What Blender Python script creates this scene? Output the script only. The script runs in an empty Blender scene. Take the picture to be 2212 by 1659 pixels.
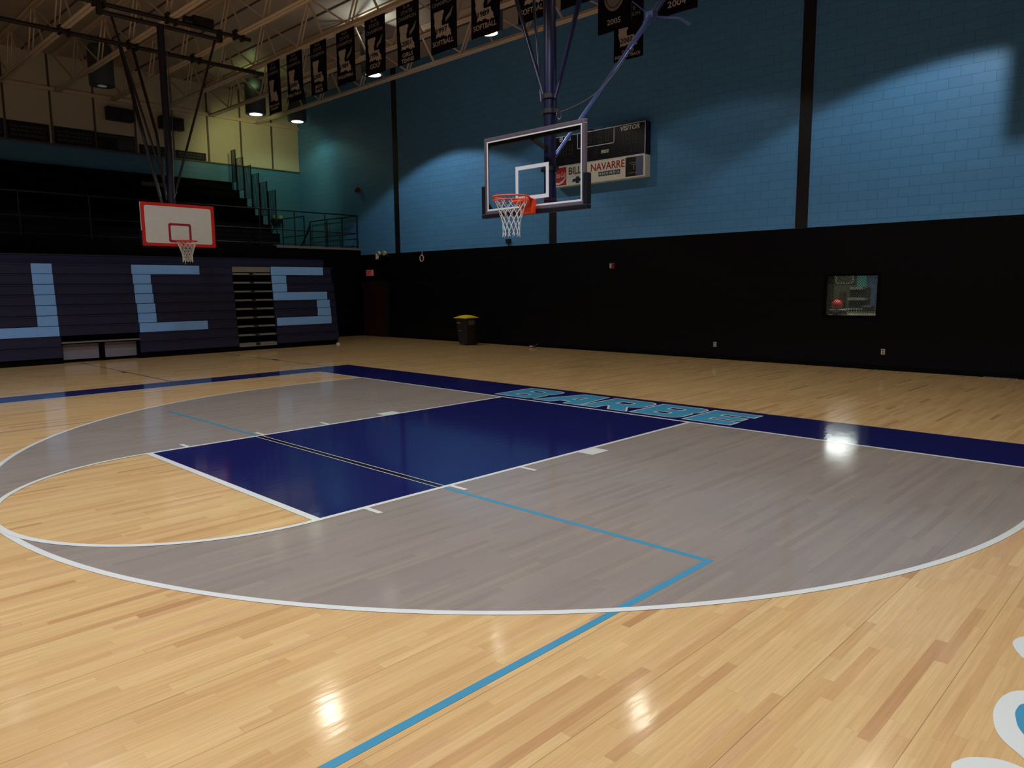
import bpy, bmesh, math, random
from mathutils import Vector, Matrix
random.seed(7)
C = bpy.context.scene
COL = C.collection
PI = math.pi

# ---------------------------------------------------------------- camera
CAM = Vector((6.956, -8.818, 1.865))
YAW, PITCH, ROLL, FPX = -0.76788, -0.13143, -0.00861, 1589.16
f = Vector((math.sin(YAW)*math.cos(PITCH), math.cos(YAW)*math.cos(PITCH), math.sin(PITCH)))
r = f.cross(Vector((0, 0, 1))).normalized(); u = r.cross(f)
r2 = r*math.cos(ROLL) + u*math.sin(ROLL); u2 = -r*math.sin(ROLL) + u*math.cos(ROLL)
cd = bpy.data.cameras.new('camera'); cam = bpy.data.objects.new('camera', cd); COL.objects.link(cam)
cd.sensor_width = 36; cd.lens = FPX/2212*36; cd.clip_start = .05; cd.clip_end = 200
cam.matrix_world = Matrix(((r2.x, u2.x, -f.x, CAM.x), (r2.y, u2.y, -f.y, CAM.y), (r2.z, u2.z, -f.z, CAM.z), (0, 0, 0, 1)))
C.camera = cam

# ---------------------------------------------------------------- world, exposure
w = bpy.data.worlds.new('world'); C.world = w; w.use_nodes = True
w.node_tree.nodes['Background'].inputs[0].default_value = (.5, .6, .8, 1)
w.node_tree.nodes['Background'].inputs[1].default_value = 0.0
vs = C.view_settings
vs.view_transform = 'Standard'; vs.look = 'None'; vs.gamma = 1; vs.use_curve_mapping = False
vs.exposure = -1.25
LAMP_POWER = 1.0            # scales every lamp of the hall
# court lamps: x, y, watts, colour
NEAR = (.83, .87, .93); MID = (.96, .88, .72); FAR = (.90, .88, .74); TEAL = (.62, 1.0, .50)
LAMPS = [
 (-12.0, 4.95, 930, FAR), (-6.95, 4.85, 270, FAR), (-2.1, 4.85, 150, FAR), (3.0, 4.8, 1000, FAR), (8.1, 4.8, 50, FAR),
 (-19.17, 4.87, 230, (1.0, 1.0, .38)), (-19.9, 6.98, 95, TEAL), (-18.9, -.37, 3, FAR),
 (-7.4, -.2, 230, MID), (-2.2, -.2, 400, MID), (3.0, -.2, 340, MID), (8.1, -.2, 560, MID),
 (-12.9, -5.3, 500, (.84, .90, .95)), (-7.2, -5.3, 950, NEAR), (-2.2, -5.3, 1350, NEAR), (3.0, -5.3, 2000, NEAR), (8.1, -5.3, 1350, NEAR),
 (-7.2, -10.4, 650, NEAR), (-2.2, -10.4, 1500, NEAR), (3.0, -10.4, 2000, NEAR), (8.1, -10.4, 1150, NEAR),
 (-2.2, -15.5, 800, NEAR), (3.0, -15.5, 1300, NEAR),
]

# ---------------------------------------------------------------- materials
def lin(c):
    return tuple(((x/255)/12.92 if x/255 <= .04045 else ((x/255+.055)/1.055)**2.4) for x in c)
MATS = {}
def nn(nt, t, **k):
    n = nt.nodes.new(t)
    for a, v in k.items(): setattr(n, a, v)
    return n
def mat(name, col, rough=.5, metal=0., spec=.5, emit=None, strength=0, noise=.06, nscale=8, coat=0):
    if name in MATS: return MATS[name]
    m = bpy.data.materials.new(name); m.use_nodes = True; nt = m.node_tree
    b = nt.nodes['Principled BSDF']
    b.inputs['Roughness'].default_value = rough; b.inputs['Metallic'].default_value = metal
    b.inputs['Specular IOR Level'].default_value = spec
    b.inputs['Coat Weight'].default_value = coat
    tc = nn(nt, 'ShaderNodeTexCoord'); no = nn(nt, 'ShaderNodeTexNoise'); no.inputs['Scale'].default_value = nscale
    no.inputs['Detail'].default_value = 4
    nt.links.new(tc.outputs['Object'], no.inputs['Vector'])
    mx = nn(nt, 'ShaderNodeMix', data_type='RGBA')
    c = Vector(col[:3])
    mx.inputs[6].default_value = (*(c*(1-noise)), 1); mx.inputs[7].default_value = (*(c*(1+noise)), 1)
    nt.links.new(no.outputs['Fac'], mx.inputs[0]); nt.links.new(mx.outputs[2], b.inputs['Base Color'])
    if emit:
        b.inputs['Emission Color'].default_value = (*emit, 1); b.inputs['Emission Strength'].default_value = strength
    MATS[name] = m
    return m

def math_node(nt, op, a, b=None, c=None):
    n = nn(nt, 'ShaderNodeMath', operation=op)
    for i, v in enumerate((a, b, c)):
        if v is None: continue
        if isinstance(v, (int, float)): n.inputs[i].default_value = v
        else: nt.links.new(v, n.inputs[i])
    return n.outputs[0]

def wood(name, ramp, grain=.12, gap=.55, rough=.11, spec=.42):
    """maple strip floor, boards running along Y"""
    m = bpy.data.materials.new(name); m.use_nodes = True; nt = m.node_tree; L = nt.links.new
    b = nt.nodes['Principled BSDF']
    tc = nn(nt, 'ShaderNodeTexCoord'); sp = nn(nt, 'ShaderNodeSeparateXYZ'); L(tc.outputs['Object'], sp.inputs[0])
    W = .0572
    cx = math_node(nt, 'DIVIDE', sp.outputs[0], W); col = math_node(nt, 'FLOOR', cx); fx = math_node(nt, 'SUBTRACT', cx, col)
    wn = nn(nt, 'ShaderNodeTexWhiteNoise', noise_dimensions='1D'); L(col, wn.inputs['W'])
    rnd = wn.outputs['Value']
    ln = math_node(nt, 'MULTIPLY_ADD', rnd, .7, .6)
    wn2 = nn(nt, 'ShaderNodeTexWhiteNoise', noise_dimensions='1D'); L(math_node(nt, 'ADD', col, 31.7), wn2.inputs['W'])
    cy0 = math_node(nt, 'ADD', math_node(nt, 'DIVIDE', sp.outputs[1], ln), math_node(nt, 'MULTIPLY', wn2.outputs['Value'], 9))
    # uneven board lengths
    nz = nn(nt, 'ShaderNodeTexNoise', noise_dimensions='1D'); nz.inputs['Scale'].default_value = 1.0; nz.inputs['Detail'].default_value = 0
    L(math_node(nt, 'MULTIPLY_ADD', col, 7.3, cy0), nz.inputs['W'])
    cy = math_node(nt, 'ADD', cy0, math_node(nt, 'MULTIPLY', nz.outputs['Fac'], .9))
    row = math_node(nt, 'FLOOR', cy); fy = math_node(nt, 'SUBTRACT', cy, row)
    cmb = nn(nt, 'ShaderNodeCombineXYZ'); L(col, cmb.inputs[0]); L(row, cmb.inputs[1])
    w3 = nn(nt, 'ShaderNodeTexWhiteNoise', noise_dimensions='2D'); L(cmb.outputs[0], w3.inputs['Vector'])
    cr = nn(nt, 'ShaderNodeValToRGB'); el = cr.color_ramp.elements
    while len(el) < len(ramp): el.new(.5)
    for e, (p, c) in zip(el, ramp): e.position = p; e.color = (*lin(c), 1)
    L(w3.outputs['Value'], cr.inputs[0])
    # grain stretched along the board, shifted per board
    mp = nn(nt, 'ShaderNodeCombineXYZ')
    L(math_node(nt, 'MULTIPLY_ADD', w3.outputs['Value'], 40, math_node(nt, 'MULTIPLY', sp.outputs[0], 60)), mp.inputs[0])
    L(math_node(nt, 'MULTIPLY', sp.outputs[1], 2.2), mp.inputs[1])
    g = nn(nt, 'ShaderNodeTexNoise'); g.inputs['Scale'].default_value = 1; g.inputs['Detail'].default_value = 5; g.inputs['Roughness'].default_value = .6
    L(mp.outputs[0], g.inputs['Vector'])
    mg = nn(nt, 'ShaderNodeMapRange'); L(g.outputs['Fac'], mg.inputs[0]); mg.inputs[1].default_value = .3; mg.inputs[2].default_value = .75
    mg.inputs[3].default_value = 1+grain; mg.inputs[4].default_value = 1-grain
    # big soft patches
    g2 = nn(nt, 'ShaderNodeTexNoise'); g2.inputs['Scale'].default_value = .9; L(tc.outputs['Object'], g2.inputs['Vector'])
    mg2 = nn(nt, 'ShaderNodeMapRange'); L(g2.outputs['Fac'], mg2.inputs[0]); mg2.inputs[3].default_value = .94; mg2.inputs[4].default_value = 1.06
    # seams: every board thin, every twelfth a bit wider
    ex = math_node(nt, 'MINIMUM', fx, math_node(nt, 'SUBTRACT', 1, fx))
    sx = math_node(nt, 'LESS_THAN', ex, .012)
    ey = math_node(nt, 'LESS_THAN', math_node(nt, 'MULTIPLY', math_node(nt, 'MINIMUM', fy, math_node(nt, 'SUBTRACT', 1, fy)), ln), .0009)
    md = math_node(nt, 'LESS_THAN', math_node(nt, 'FRACT', math_node(nt, 'DIVIDE', col, 9)), .08)
    wide = math_node(nt, 'MULTIPLY', md, math_node(nt, 'LESS_THAN', fx, .055))
    seam = math_node(nt, 'MAXIMUM', math_node(nt, 'MULTIPLY', math_node(nt, 'MAXIMUM', sx, ey), .32*gap), math_node(nt, 'MULTIPLY', wide, .95*gap))
    k = math_node(nt, 'MULTIPLY', math_node(nt, 'MULTIPLY', mg.outputs[0], mg2.outputs[0]), math_node(nt, 'SUBTRACT', 1, seam))
    vm = nn(nt, 'ShaderNodeVectorMath', operation='SCALE'); L(cr.outputs[0], vm.inputs[0]); L(k, vm.inputs['Scale'])
    L(vm.outputs[0], b.inputs['Base Color'])
    gloss(nt, b, tc, rough, spec)
    MATS[name] = m
    return m

def gloss(nt, b, tc, rough, spec):
    L = nt.links.new
    b.inputs['Specular IOR Level'].default_value = spec
    b.inputs['Roughness'].default_value = rough
    n = nn(nt, 'ShaderNodeTexNoise'); n.inputs['Scale'].default_value = 5.0; n.inputs['Detail'].default_value = 3
    mp = nn(nt, 'ShaderNodeMapping'); mp.inputs['Scale'].default_value = (3.5, .8, 1); L(tc.outputs['Object'], mp.inputs[0]); L(mp.outputs[0], n.inputs['Vector'])
    bp = nn(nt, 'ShaderNodeBump'); bp.inputs['Strength'].default_value = .10; bp.inputs['Distance'].default_value = .006
    L(n.outputs['Fac'], bp.inputs['Height']); L(bp.outputs[0], b.inputs['Normal'])

def paint(name, col, rough=.09, noise=.05):
    m = mat(name, col, rough, noise=noise, nscale=3); nt = m.node_tree
    gloss(nt, nt.nodes['Principled BSDF'], [n for n in nt.nodes if n.type == 'TEX_COORD'][0], rough, .5)
    return m

def block(name, col, axis, rough=.45, mortar=.82, bump=.5, spec=.4):
    """painted concrete block, courses 0.203 m"""
    m = bpy.data.materials.new(name); m.use_nodes = True; nt = m.node_tree; L = nt.links.new
    b = nt.nodes['Principled BSDF']; b.inputs['Roughness'].default_value = rough; b.inputs['Specular IOR Level'].default_value = spec
    tc = nn(nt, 'ShaderNodeTexCoord'); sp = nn(nt, 'ShaderNodeSeparateXYZ'); L(tc.outputs['Object'], sp.inputs[0])
    cb = nn(nt, 'ShaderNodeCombineXYZ'); L(sp.outputs[axis], cb.inputs[0]); L(sp.outputs[2], cb.inputs[1])
    br = nn(nt, 'ShaderNodeTexBrick'); L(cb.outputs[0], br.inputs['Vector'])
    br.inputs['Scale'].default_value = 1; br.inputs['Brick Width'].default_value = .406; br.inputs['Row Height'].default_value = .203
    br.inputs['Mortar Size'].default_value = .006; br.inputs['Mortar Smooth'].default_value = .3
    c = Vector(col)
    br.inputs['Color1'].default_value = (*(c*.97), 1); br.inputs['Color2'].default_value = (*(c*1.03), 1); br.inputs['Mortar'].default_value = (*(c*mortar), 1)
    L(br.outputs['Color'], b.inputs['Base Color'])
    bp = nn(nt, 'ShaderNodeBump'); bp.inputs['Strength'].default_value = bump; bp.inputs['Distance'].default_value = .008; bp.invert = True
    no = nn(nt, 'ShaderNodeTexNoise'); no.inputs['Scale'].default_value = 60; L(tc.outputs['Object'], no.inputs['Vector'])
    ad = math_node(nt, 'MULTIPLY_ADD', no.outputs['Fac'], .15, br.outputs['Fac'])
    L(ad, bp.inputs['Height']); L(bp.outputs[0], b.inputs['Normal'])
    MATS[name] = m
    return m

M_WOOD = wood('maple', [(0, (180, 136, 94)), (.05, (194, 154, 106)), (.2, (200, 162, 112)), (.6, (204, 168, 117)), (.88, (209, 175, 124)), (1, (198, 156, 114))])
M_GREY = wood('grey_stained_maple', [(0, (139, 127, 120)), (.3, (143, 132, 124)), (.7, (145, 134, 126)), (1, (149, 137, 126))], grain=.05, gap=.25)
M_NAVYP = paint('navy_floor_paint', lin((26, 28, 84)))
M_WHITEP = paint('white_floor_paint', lin((214, 216, 212)))
M_BLUEP = paint('light_blue_floor_paint', lin((72, 152, 190)))
M_VOLLEY = paint('volleyball_line_paint', lin((72, 142, 174)))
M_FAINT = paint('thin_grey_line_paint', lin((140, 132, 140)))
M_BLACKP = paint('black_floor_paint', lin((22, 20, 26)))
M_DARKLN = paint('dark_line_paint', lin((70, 60, 66)))
M_WALLBLUE = block('light_blue_block', (.088, .285, .64), 0, mortar=.72)
M_WALLBLACK = block('near_black_block', (.0028, .0030, .0050), 0, rough=.42, mortar=1.0, bump=.7, spec=.14)
M_LEFTBLUE = block('light_blue_block_side', (.085, .27, .50), 1)
M_CREAM = mat('cream_panel', lin((214, 206, 186)), .6)
M_SEAM = mat('dark_seam', lin((92, 84, 80)), .6)
M_COLUMN = mat('black_column_paint', (.005, .005, .009), .45)
M_DECK = mat('roof_insulation', lin((186, 172, 164)), .45, noise=.1, nscale=2)
M_TRUSS = mat('cream_steel', lin((224, 204, 186)), .5, spec=.3)
M_NAVY = mat('navy_steel', lin((17, 19, 60)), .35)
M_BLUEST = mat('blue_steel', lin((92, 108, 176)), .2, metal=.45)
M_DARKST = mat('dark_steel', lin((34, 30, 36)), .5)
M_PURPST = mat('dusky_navy_steel', lin((28, 27, 50)), .45)
M_ALU = mat('aluminium', lin((122, 112, 124)), .4, metal=.5)
M_WHITE = mat('white_paint', lin((228, 232, 238)), .5)
M_PAD = mat('navy_padding', lin((9, 11, 28)), .5, spec=.3)
M_ORANGE = mat('orange_rim', lin((232, 70, 26)), .4)
M_NET = mat('white_cord', lin((225, 222, 215)), .8)
M_RED = mat('red_paint', lin((214, 40, 30)), .5)
M_BOARD = mat('board_white', lin((228, 230, 228)), .6)
M_BLK = mat('black_plastic', (.006, .006, .009), .5)
M_BLKF = mat('black_cloth', lin((20, 16, 24)), .9, spec=.1)
M_CLOTHW = mat('cloth_white', lin((190, 180, 176)), .85, spec=.1)
M_CLOTHG = mat('cloth_grey', lin((140, 134, 138)), .85, spec=.1)
M_BENCH = mat('navy_bleacher_panel', lin((31, 32, 62)), .4, noise=.08)
M_LETTER = mat('light_blue_bleacher_panel', lin((126, 176, 240)), .4, noise=.05)
M_STEPG = mat('grey_trim', lin((120, 116, 112)), .5)
M_PALE = mat('pale_board', lin((128, 124, 140)), .6)
M_DARK = mat('bleacher_black', (.0022, .0022, .0034), .7, spec=.06)
M_RAIL = mat('dark_rail', lin((20, 24, 40)), .35)
M_CAN = mat('lamp_housing', lin((70, 82, 100)), .5)
M_YEL = mat('yellow_lid', lin((232, 206, 30)), .5)
M_BIN = mat('bin_black', lin((24, 21, 28)), .55)
M_SCORE = mat('score_navy', lin((14, 14, 34)), .4)
M_DIGIT = mat('unlit_digit', lin((44, 46, 44)), .6)
M_CREAMW = mat('panel_white', lin((238, 241, 238)), .5)
M_COKE = mat('sponsor_red', lin((190, 30, 50)), .5)
M_MAROON = mat('letter_red', lin((165, 30, 42)), .5)
M_DKRED = mat('letter_maroon', lin((90, 24, 36)), .5)
M_SPBLUE = mat('sponsor_blue', lin((34, 44, 92)), .5)
M_SLATE = mat('sponsor_slate', lin((90, 104, 150)), .5)
M_DOOR = mat('dark_red_door', lin((50, 26, 24)), .5, spec=.2)
M_EXIT = mat('exit_face', lin((200, 120, 130)), .5, emit=(1, .28, .34), strength=.10)
M_EXITR = mat('exit_letters', lin((200, 20, 30)), .5, emit=(1, .02, .05), strength=.12)
M_ALARM = mat('alarm_red', lin((120, 26, 34)), .4)
M_LAMPON = mat('lamp_aperture', (.9, .9, .9), .5, emit=(1, 1, .82), strength=6)
M_LAMPMID = mat('lamp_aperture_low', (.9, .9, .9), .5, emit=(1, 1, .9), strength=3)
M_LAMPDIM = mat('lamp_aperture_dim', (.5, .5, .5), .5, emit=(.9, .95, 1), strength=.12)
M_EMG = mat('emergency_lens', lin((210, 205, 150)), .4)
M_PLATE = mat('wall_plate', lin((170, 168, 164)), .4)
M_GREYF = mat('plain_room_wall', (.02, .025, .035), .7)

def glass_mat():
    m = bpy.data.materials.new('clear_glass'); m.use_nodes = True; nt = m.node_tree; nt.nodes.clear()
    o = nn(nt, 'ShaderNodeOutputMaterial'); t = nn(nt, 'ShaderNodeBsdfTransparent'); g = nn(nt, 'ShaderNodeBsdfGlossy')
    t.inputs[0].default_value = (.90, .94, .95, 1); g.inputs['Roughness'].default_value = .03
    mx = nn(nt, 'ShaderNodeMixShader')
    mx.inputs[0].default_value = .05; nt.links.new(t.outputs[0], mx.inputs[1]); nt.links.new(g.outputs[0], mx.inputs[2]); nt.links.new(mx.outputs[0], o.inputs[0])
    MATS['glass'] = m
    return m
M_GLASS = glass_mat()

# ---------------------------------------------------------------- mesh helpers (world coordinates)
class MB:
    def __init__(s): s.v = []; s.f = []
    def add(s, vs_, fs):
        n = len(s.v); s.v += [tuple(v) for v in vs_]; s.f += [tuple(i+n for i in q) for q in fs]; return s
    def box(s, x0, x1, y0, y1, z0, z1):
        x0, x1 = sorted((x0, x1)); y0, y1 = sorted((y0, y1)); z0, z1 = sorted((z0, z1))
        return s.add([(x0, y0, z0), (x1, y0, z0), (x1, y1, z0), (x0, y1, z0), (x0, y0, z1), (x1, y0, z1), (x1, y1, z1), (x0, y1, z1)],
              [(0, 3, 2, 1), (4, 5, 6, 7), (0, 1, 5, 4), (1, 2, 6, 5), (2, 3, 7, 6), (3, 0, 4, 7)])
    def tube(s, pts, rad, n=10, closed=False, caps=True):
        pts = [Vector(p) for p in pts]; N = len(pts)
        rads = rad if isinstance(rad, (list, tuple)) else [rad]*N
        t0 = (pts[1]-pts[0]).normalized()
        up = Vector((0, 0, 1)) if abs(t0.z) < .9 else Vector((1, 0, 0))
        a = t0.cross(up).normalized(); vs_ = []
        for i, p in enumerate(pts):
            if closed: t = pts[(i+1) % N]-pts[i-1]
            else: t = pts[min(i+1, N-1)]-pts[max(i-1, 0)]
            t.normalize(); a = (a-t*a.dot(t)).normalized(); b = t.cross(a)
            for k in range(n):
                q = 2*PI*k/n; vs_.append(p+(a*math.cos(q)+b*math.sin(q))*rads[i])
        fs = []
        for i in range(N if closed else N-1):
            j = (i+1) % N
            for k in range(n): fs.append((i*n+k, i*n+(k+1) % n, j*n+(k+1) % n, j*n+k))
        if not closed and caps: fs += [tuple(range(n-1, -1, -1)), tuple((N-1)*n+k for k in range(n))]
        return s.add(vs_, fs)
    def bar(s, a, b, w_, h, up=(0, 0, 1)):
        a = Vector(a); b = Vector(b); t = (b-a).normalized(); x = t.cross(Vector(up)).normalized(); y = x.cross(t)
        vs_ = [p+x*sx*w_/2+y*sy*h/2 for p in (a, b) for sx, sy in ((-1, -1), (1, -1), (1, 1), (-1, 1))]
        return s.add(vs_, [(3, 2, 1, 0), (4, 5, 6, 7), (0, 1, 5, 4), (1, 2, 6, 5), (2, 3, 7, 6), (3, 0, 4, 7)])
    def poly(s, pts, o, ax, ay, depth=0):
        """flat polygon in plane o + x*ax + y*ay, extruded back by depth along -n"""
        o = Vector(o); ax = Vector(ax); ay = Vector(ay); n = ax.cross(ay)
        front = [o+ax*p[0]+ay*p[1] for p in pts]
        N = len(pts)
        if depth:
            back = [p-n*depth for p in front]
            return s.add(front+back, [tuple(range(N)), tuple(range(2*N-1, N-1, -1))]+[(i, N+i, N+(i+1) % N, (i+1) % N) for i in range(N)])
        return s.add(front, [tuple(range(N))])
    def ring(s, outer, inner, z):
        """strip between two same-length outlines on the floor"""
        N = len(outer)
        return s.add([(*p, z) for p in outer]+[(*p, z) for p in inner], [(i, i+1, N+i+1, N+i) for i in range(N-1)])

def root_of(o):
    while o.parent: o = o.parent
    return o
def obj(name, mb, m, parent=None, smooth=False, loc=None, label=None, bevel=0):
    base = Vector(loc) if loc is not None else (Vector(root_of(parent).location) if parent else Vector((0, 0, 0)))
    me = bpy.data.meshes.new(name)
    if isinstance(mb, MB):
        me.from_pydata([Vector(v)-base for v in mb.v], [], mb.f); bm = bmesh.new(); bm.from_mesh(me)
        bmesh.ops.recalc_face_normals(bm, faces=bm.faces) if mb.__dict__.get('recalc', True) else None
        bm.to_mesh(me); bm.free()
    else:
        me = mb; me.transform(Matrix.Translation(-base))
    for p in me.polygons: p.use_smooth = smooth
    me.materials.clear(); me.materials.append(m)
    o = bpy.data.objects.new(name, me); COL.objects.link(o)
    if parent: o.parent = parent
    else: o.location = base
    if label: o['label'] = label
    if bevel:
        bv = o.modifiers.new('bevel', 'BEVEL'); bv.width = bevel; bv.segments = 2; bv.limit_method = 'ANGLE'
    if smooth:
        me.set_sharp_from_angle(angle=math.radians(40))
    return o
def tag(o, label, cat, group=None, kind=None):
    if label: o['label'] = label
    if cat: o['category'] = cat
    if group: o['group'] = group
    if kind: o['kind'] = kind
    return o
def thing(name, label, cat, loc, group=None):
    o = bpy.data.objects.new(name, None); COL.objects.link(o); o.location = loc; o.empty_display_size = .1
    return tag(o, label, cat, group)
def struct(name, mb, m, parent=None, label=None):
    o = obj(name, mb, m, parent); 
    if not parent: o['kind'] = 'structure'
    if label: o['label'] = label
    return o
def up_mesh(mb):   # floor paint: keep faces pointing up
    mb.recalc = False
    out = MB(); out.recalc = False; out.v = mb.v
    for q in mb.f:
        a, b, c = (Vector(mb.v[i]) for i in q[:3])
        out.f.append(q if (b-a).cross(c-a).z > 0 else q[::-1])
    return out

def text(s, o, ax, ay, w_=None, h=None, depth=.004, bold=.0, align='CENTER', shear=0):
    """lettering laid at o (centre of the line), fitted to width w_ and height h"""
    cu = bpy.data.curves.new('t', 'FONT'); cu.body = s; cu.size = 1; cu.extrude = .5; cu.offset = bold; cu.shear = shear
    cu.resolution_u = 3
    to = bpy.data.objects.new('t', cu); COL.objects.link(to)
    bpy.context.view_layer.update()
    me = bpy.data.meshes.new_from_object(to.evaluated_get(bpy.context.evaluated_depsgraph_get()))
    bpy.data.objects.remove(to); bpy.data.curves.remove(cu)
    xs = [v.co.x for v in me.vertices]; ys = [v.co.y for v in me.vertices]
    x0, x1, y0, y1 = min(xs), max(xs), min(ys), max(ys)
    sy = h/(y1-y0) if h else w_/(x1-x0); sx = w_/(x1-x0) if w_ else sy
    ax = Vector(ax); ay = Vector(ay); n = ax.cross(ay); o = Vector(o)
    cx, cy = (x0+x1)/2, (y0+y1)/2
    for v in me.vertices:
        c = v.co; v.co = o+ax*(c.x-cx)*sx+ay*(c.y-cy)*sy+n*(c.z+.5)*depth
    return me

# ================================================================ SETTING
X0, X1, Y0, YW, ZC = -22.0, 20.0, -30.0, 8.2, 9.7
HB = 3.145           # top of the dark lower wall
fl = struct('floor', MB().box(X0, X1, Y0, YW, -.1, 0), M_WOOD)
Z1, Z2, Z3, Z4 = .0008, .0016, .0024, .0032
def arc(cx, cy, rad, a0, a1, n): return [(cx+rad*math.cos(a0+(a1-a0)*i/n), cy+rad*math.sin(a0+(a1-a0)*i/n)) for i in range(n+1)]
def fpart(name, mb, m, label=None): return obj(name, up_mesh(mb), m, fl, label=label)
def rect(mb, x0, x1, y0, y1, z): return mb.add([(x0, y0, z), (x1, y0, z), (x1, y1, z), (x0, y1, z)], [(0, 1, 2, 3)])
FT = -5.79; BC = -1.6; R3 = 6.02
# grey stained field inside the three-point line
o3 = [(-R3, 0)]+arc(0, BC, R3, PI, 2*PI, 128)+[(R3, 0)]
mid = [(p[0]*.999, 0) for p in o3]
g = MB()
# the field is cut round the free throw semicircle: left strip, right strip, lower crescent
out = arc(0, BC, R3-.02, PI, 2*PI, 128)
for i in range(128):
    (xa, ya), (xb, yb) = out[i], out[i+1]
    def top(x):
        if abs(x) < 1.829: return FT-math.sqrt(max(0, 1.829**2-x*x))
        return 0
    def fy_(x, y): return min(top(x), 0) if top(x) > y else y
    if xb <= -1.829 or xa >= 1.829:
        g.add([(xa, ya, Z1), (xb, yb, Z1), (xb, 0, Z1), (xa, 0, Z1)], [(0, 1, 2, 3)])
    else:
        # split finely across the lane
        K = 6
        for k in range(K):
            t0, t1 = k/K, (k+1)/K
            x0_, y0_ = xa+(xb-xa)*t0, ya+(yb-ya)*t0; x1_, y1_ = xa+(xb-xa)*t1, ya+(yb-ya)*t1
            xm = (x0_+x1_)/2
            ta = 0 if abs(xm) >= 1.829 else top(max(-1.8289, min(1.8289, x0_))); tb = 0 if abs(xm) >= 1.829 else top(max(-1.8289, min(1.8289, x1_)))
            ta = max(ta, y0_); tb = max(tb, y1_)
            if ta-y0_ < 1e-5 and tb-y1_ < 1e-5: continue
            g.add([(x0_, y0_, Z1), (x1_, y1_, Z1), (x1_, tb, Z1), (x0_, ta, Z1)], [(0, 1, 2, 3)])
fpart('grey_stained_area', g, M_GREY, 'grey stained boards inside the three-point arc')
fpart('painted_lane', rect(MB(), -1.80, 1.80, FT, 0, Z2), M_NAVYP, 'navy painted free throw lane')
fpart('baseline_band', rect(MB(), -8.44, 8.44, 0, 1.32, Z2), M_NAVYP, 'navy band behind the baseline')
fpart('sideline_band', rect(rect(MB(), -8.44, -7.62, -25.6, 0, Z2), 7.62, 8.44, -25.6, 0, Z2), M_NAVYP, 'navy bands along the sidelines')
LW = .052
fpart('baseline', rect(MB(), -7.65, 7.65, -.005, .05, Z3), M_WHITEP, 'white baseline')
fpart('sideline', rect(rect(MB(), -7.66, -7.61, -25.6, 0, Z3+.0003), 7.61, 7.66, -25.6, 0, Z3+.0003), M_WHITEP, 'white sidelines')
q = MB(); oo = [(-R3, 0)]+arc(0, BC, R3, PI, 2*PI, 160)+[(R3, 0)]; ii = [(-R3+LW, 0)]+arc(0, BC, R3-LW, PI, 2*PI, 160)+[(R3-LW, 0)]
fpart('three_point_line', q.ring(oo, ii, Z3+.0003), M_WHITEP, 'white three-point line')
fpart('free_throw_circle', MB().ring(arc(0, FT, 1.829, PI, 2*PI, 64), arc(0, FT, 1.829-LW, PI, 2*PI, 64), Z4+.0008), M_WHITEP, 'white half circle beyond the free throw line')
fpart('lane_line', rect(rect(MB(), -1.829, -1.829+LW, FT, 0, Z4), 1.829-LW, 1.829, FT, 0, Z4), M_WHITEP, 'white lane edges')
fpart('free_throw_line', rect(MB(), -1.829, 1.829, FT-.01, FT+.062, Z4+.0004), M_WHITEP, 'white free throw line')
q = MB(); ft = .3048
for s in (-1, 1):
    for y, wd in ((11*ft, .05), (14.17*ft, .05), (17.33*ft, .05), (7*ft, .305)):
        rect(q, *sorted((s*1.829, s*2.032)), -y-wd, -y, Z4)
fpart('lane_mark', q, M_WHITEP, 'white lane space marks and blocks')
VY = -4.43
q = MB(); rect(q, -4.71, -1.83, VY-.025, VY+.025, Z2); rect(q, 1.83, 4.595, VY-.025, VY+.025, Z2); rect(q, 4.545, 4.595, -7.0, VY-.025, Z2)
rect(q, 4.545, 4.595, -25.6, -7.0, Z2)
fpart('volleyball_line', q, M_VOLLEY, 'light blue volleyball court lines')
fpart('volleyball_sideline', rect(MB(), -4.62, -4.59, -25.6, -4.9, Z2), M_FAINT, 'faint thin volleyball sideline')
fpart('volleyball_line_in_lane', rect(MB(), -1.777, 1.777, VY-.045, VY+.045, Z3), M_BLACKP, 'black stretch of the volleyball line across the lane')
fpart('pale_edge', rect(rect(MB(), -1.777, 1.777, VY+.034, VY+.045, Z4), -1.777, 1.777, VY-.045, VY-.034, Z4), M_CLOTHW, 'pale edges of the black line')
q = MB()
for y in (-2.9, .76): rect(q, -14.3, -8.44, y-.018, y+.018, Z1)
rect(q, -11.2, -10.9, -3.0, -2.92, Z1); rect(q, -11.2, -10.9, .78, .86, Z1)
fpart('practice_lane_line', q, M_DARKLN, 'thin dark lane lines under the side basket')

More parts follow.
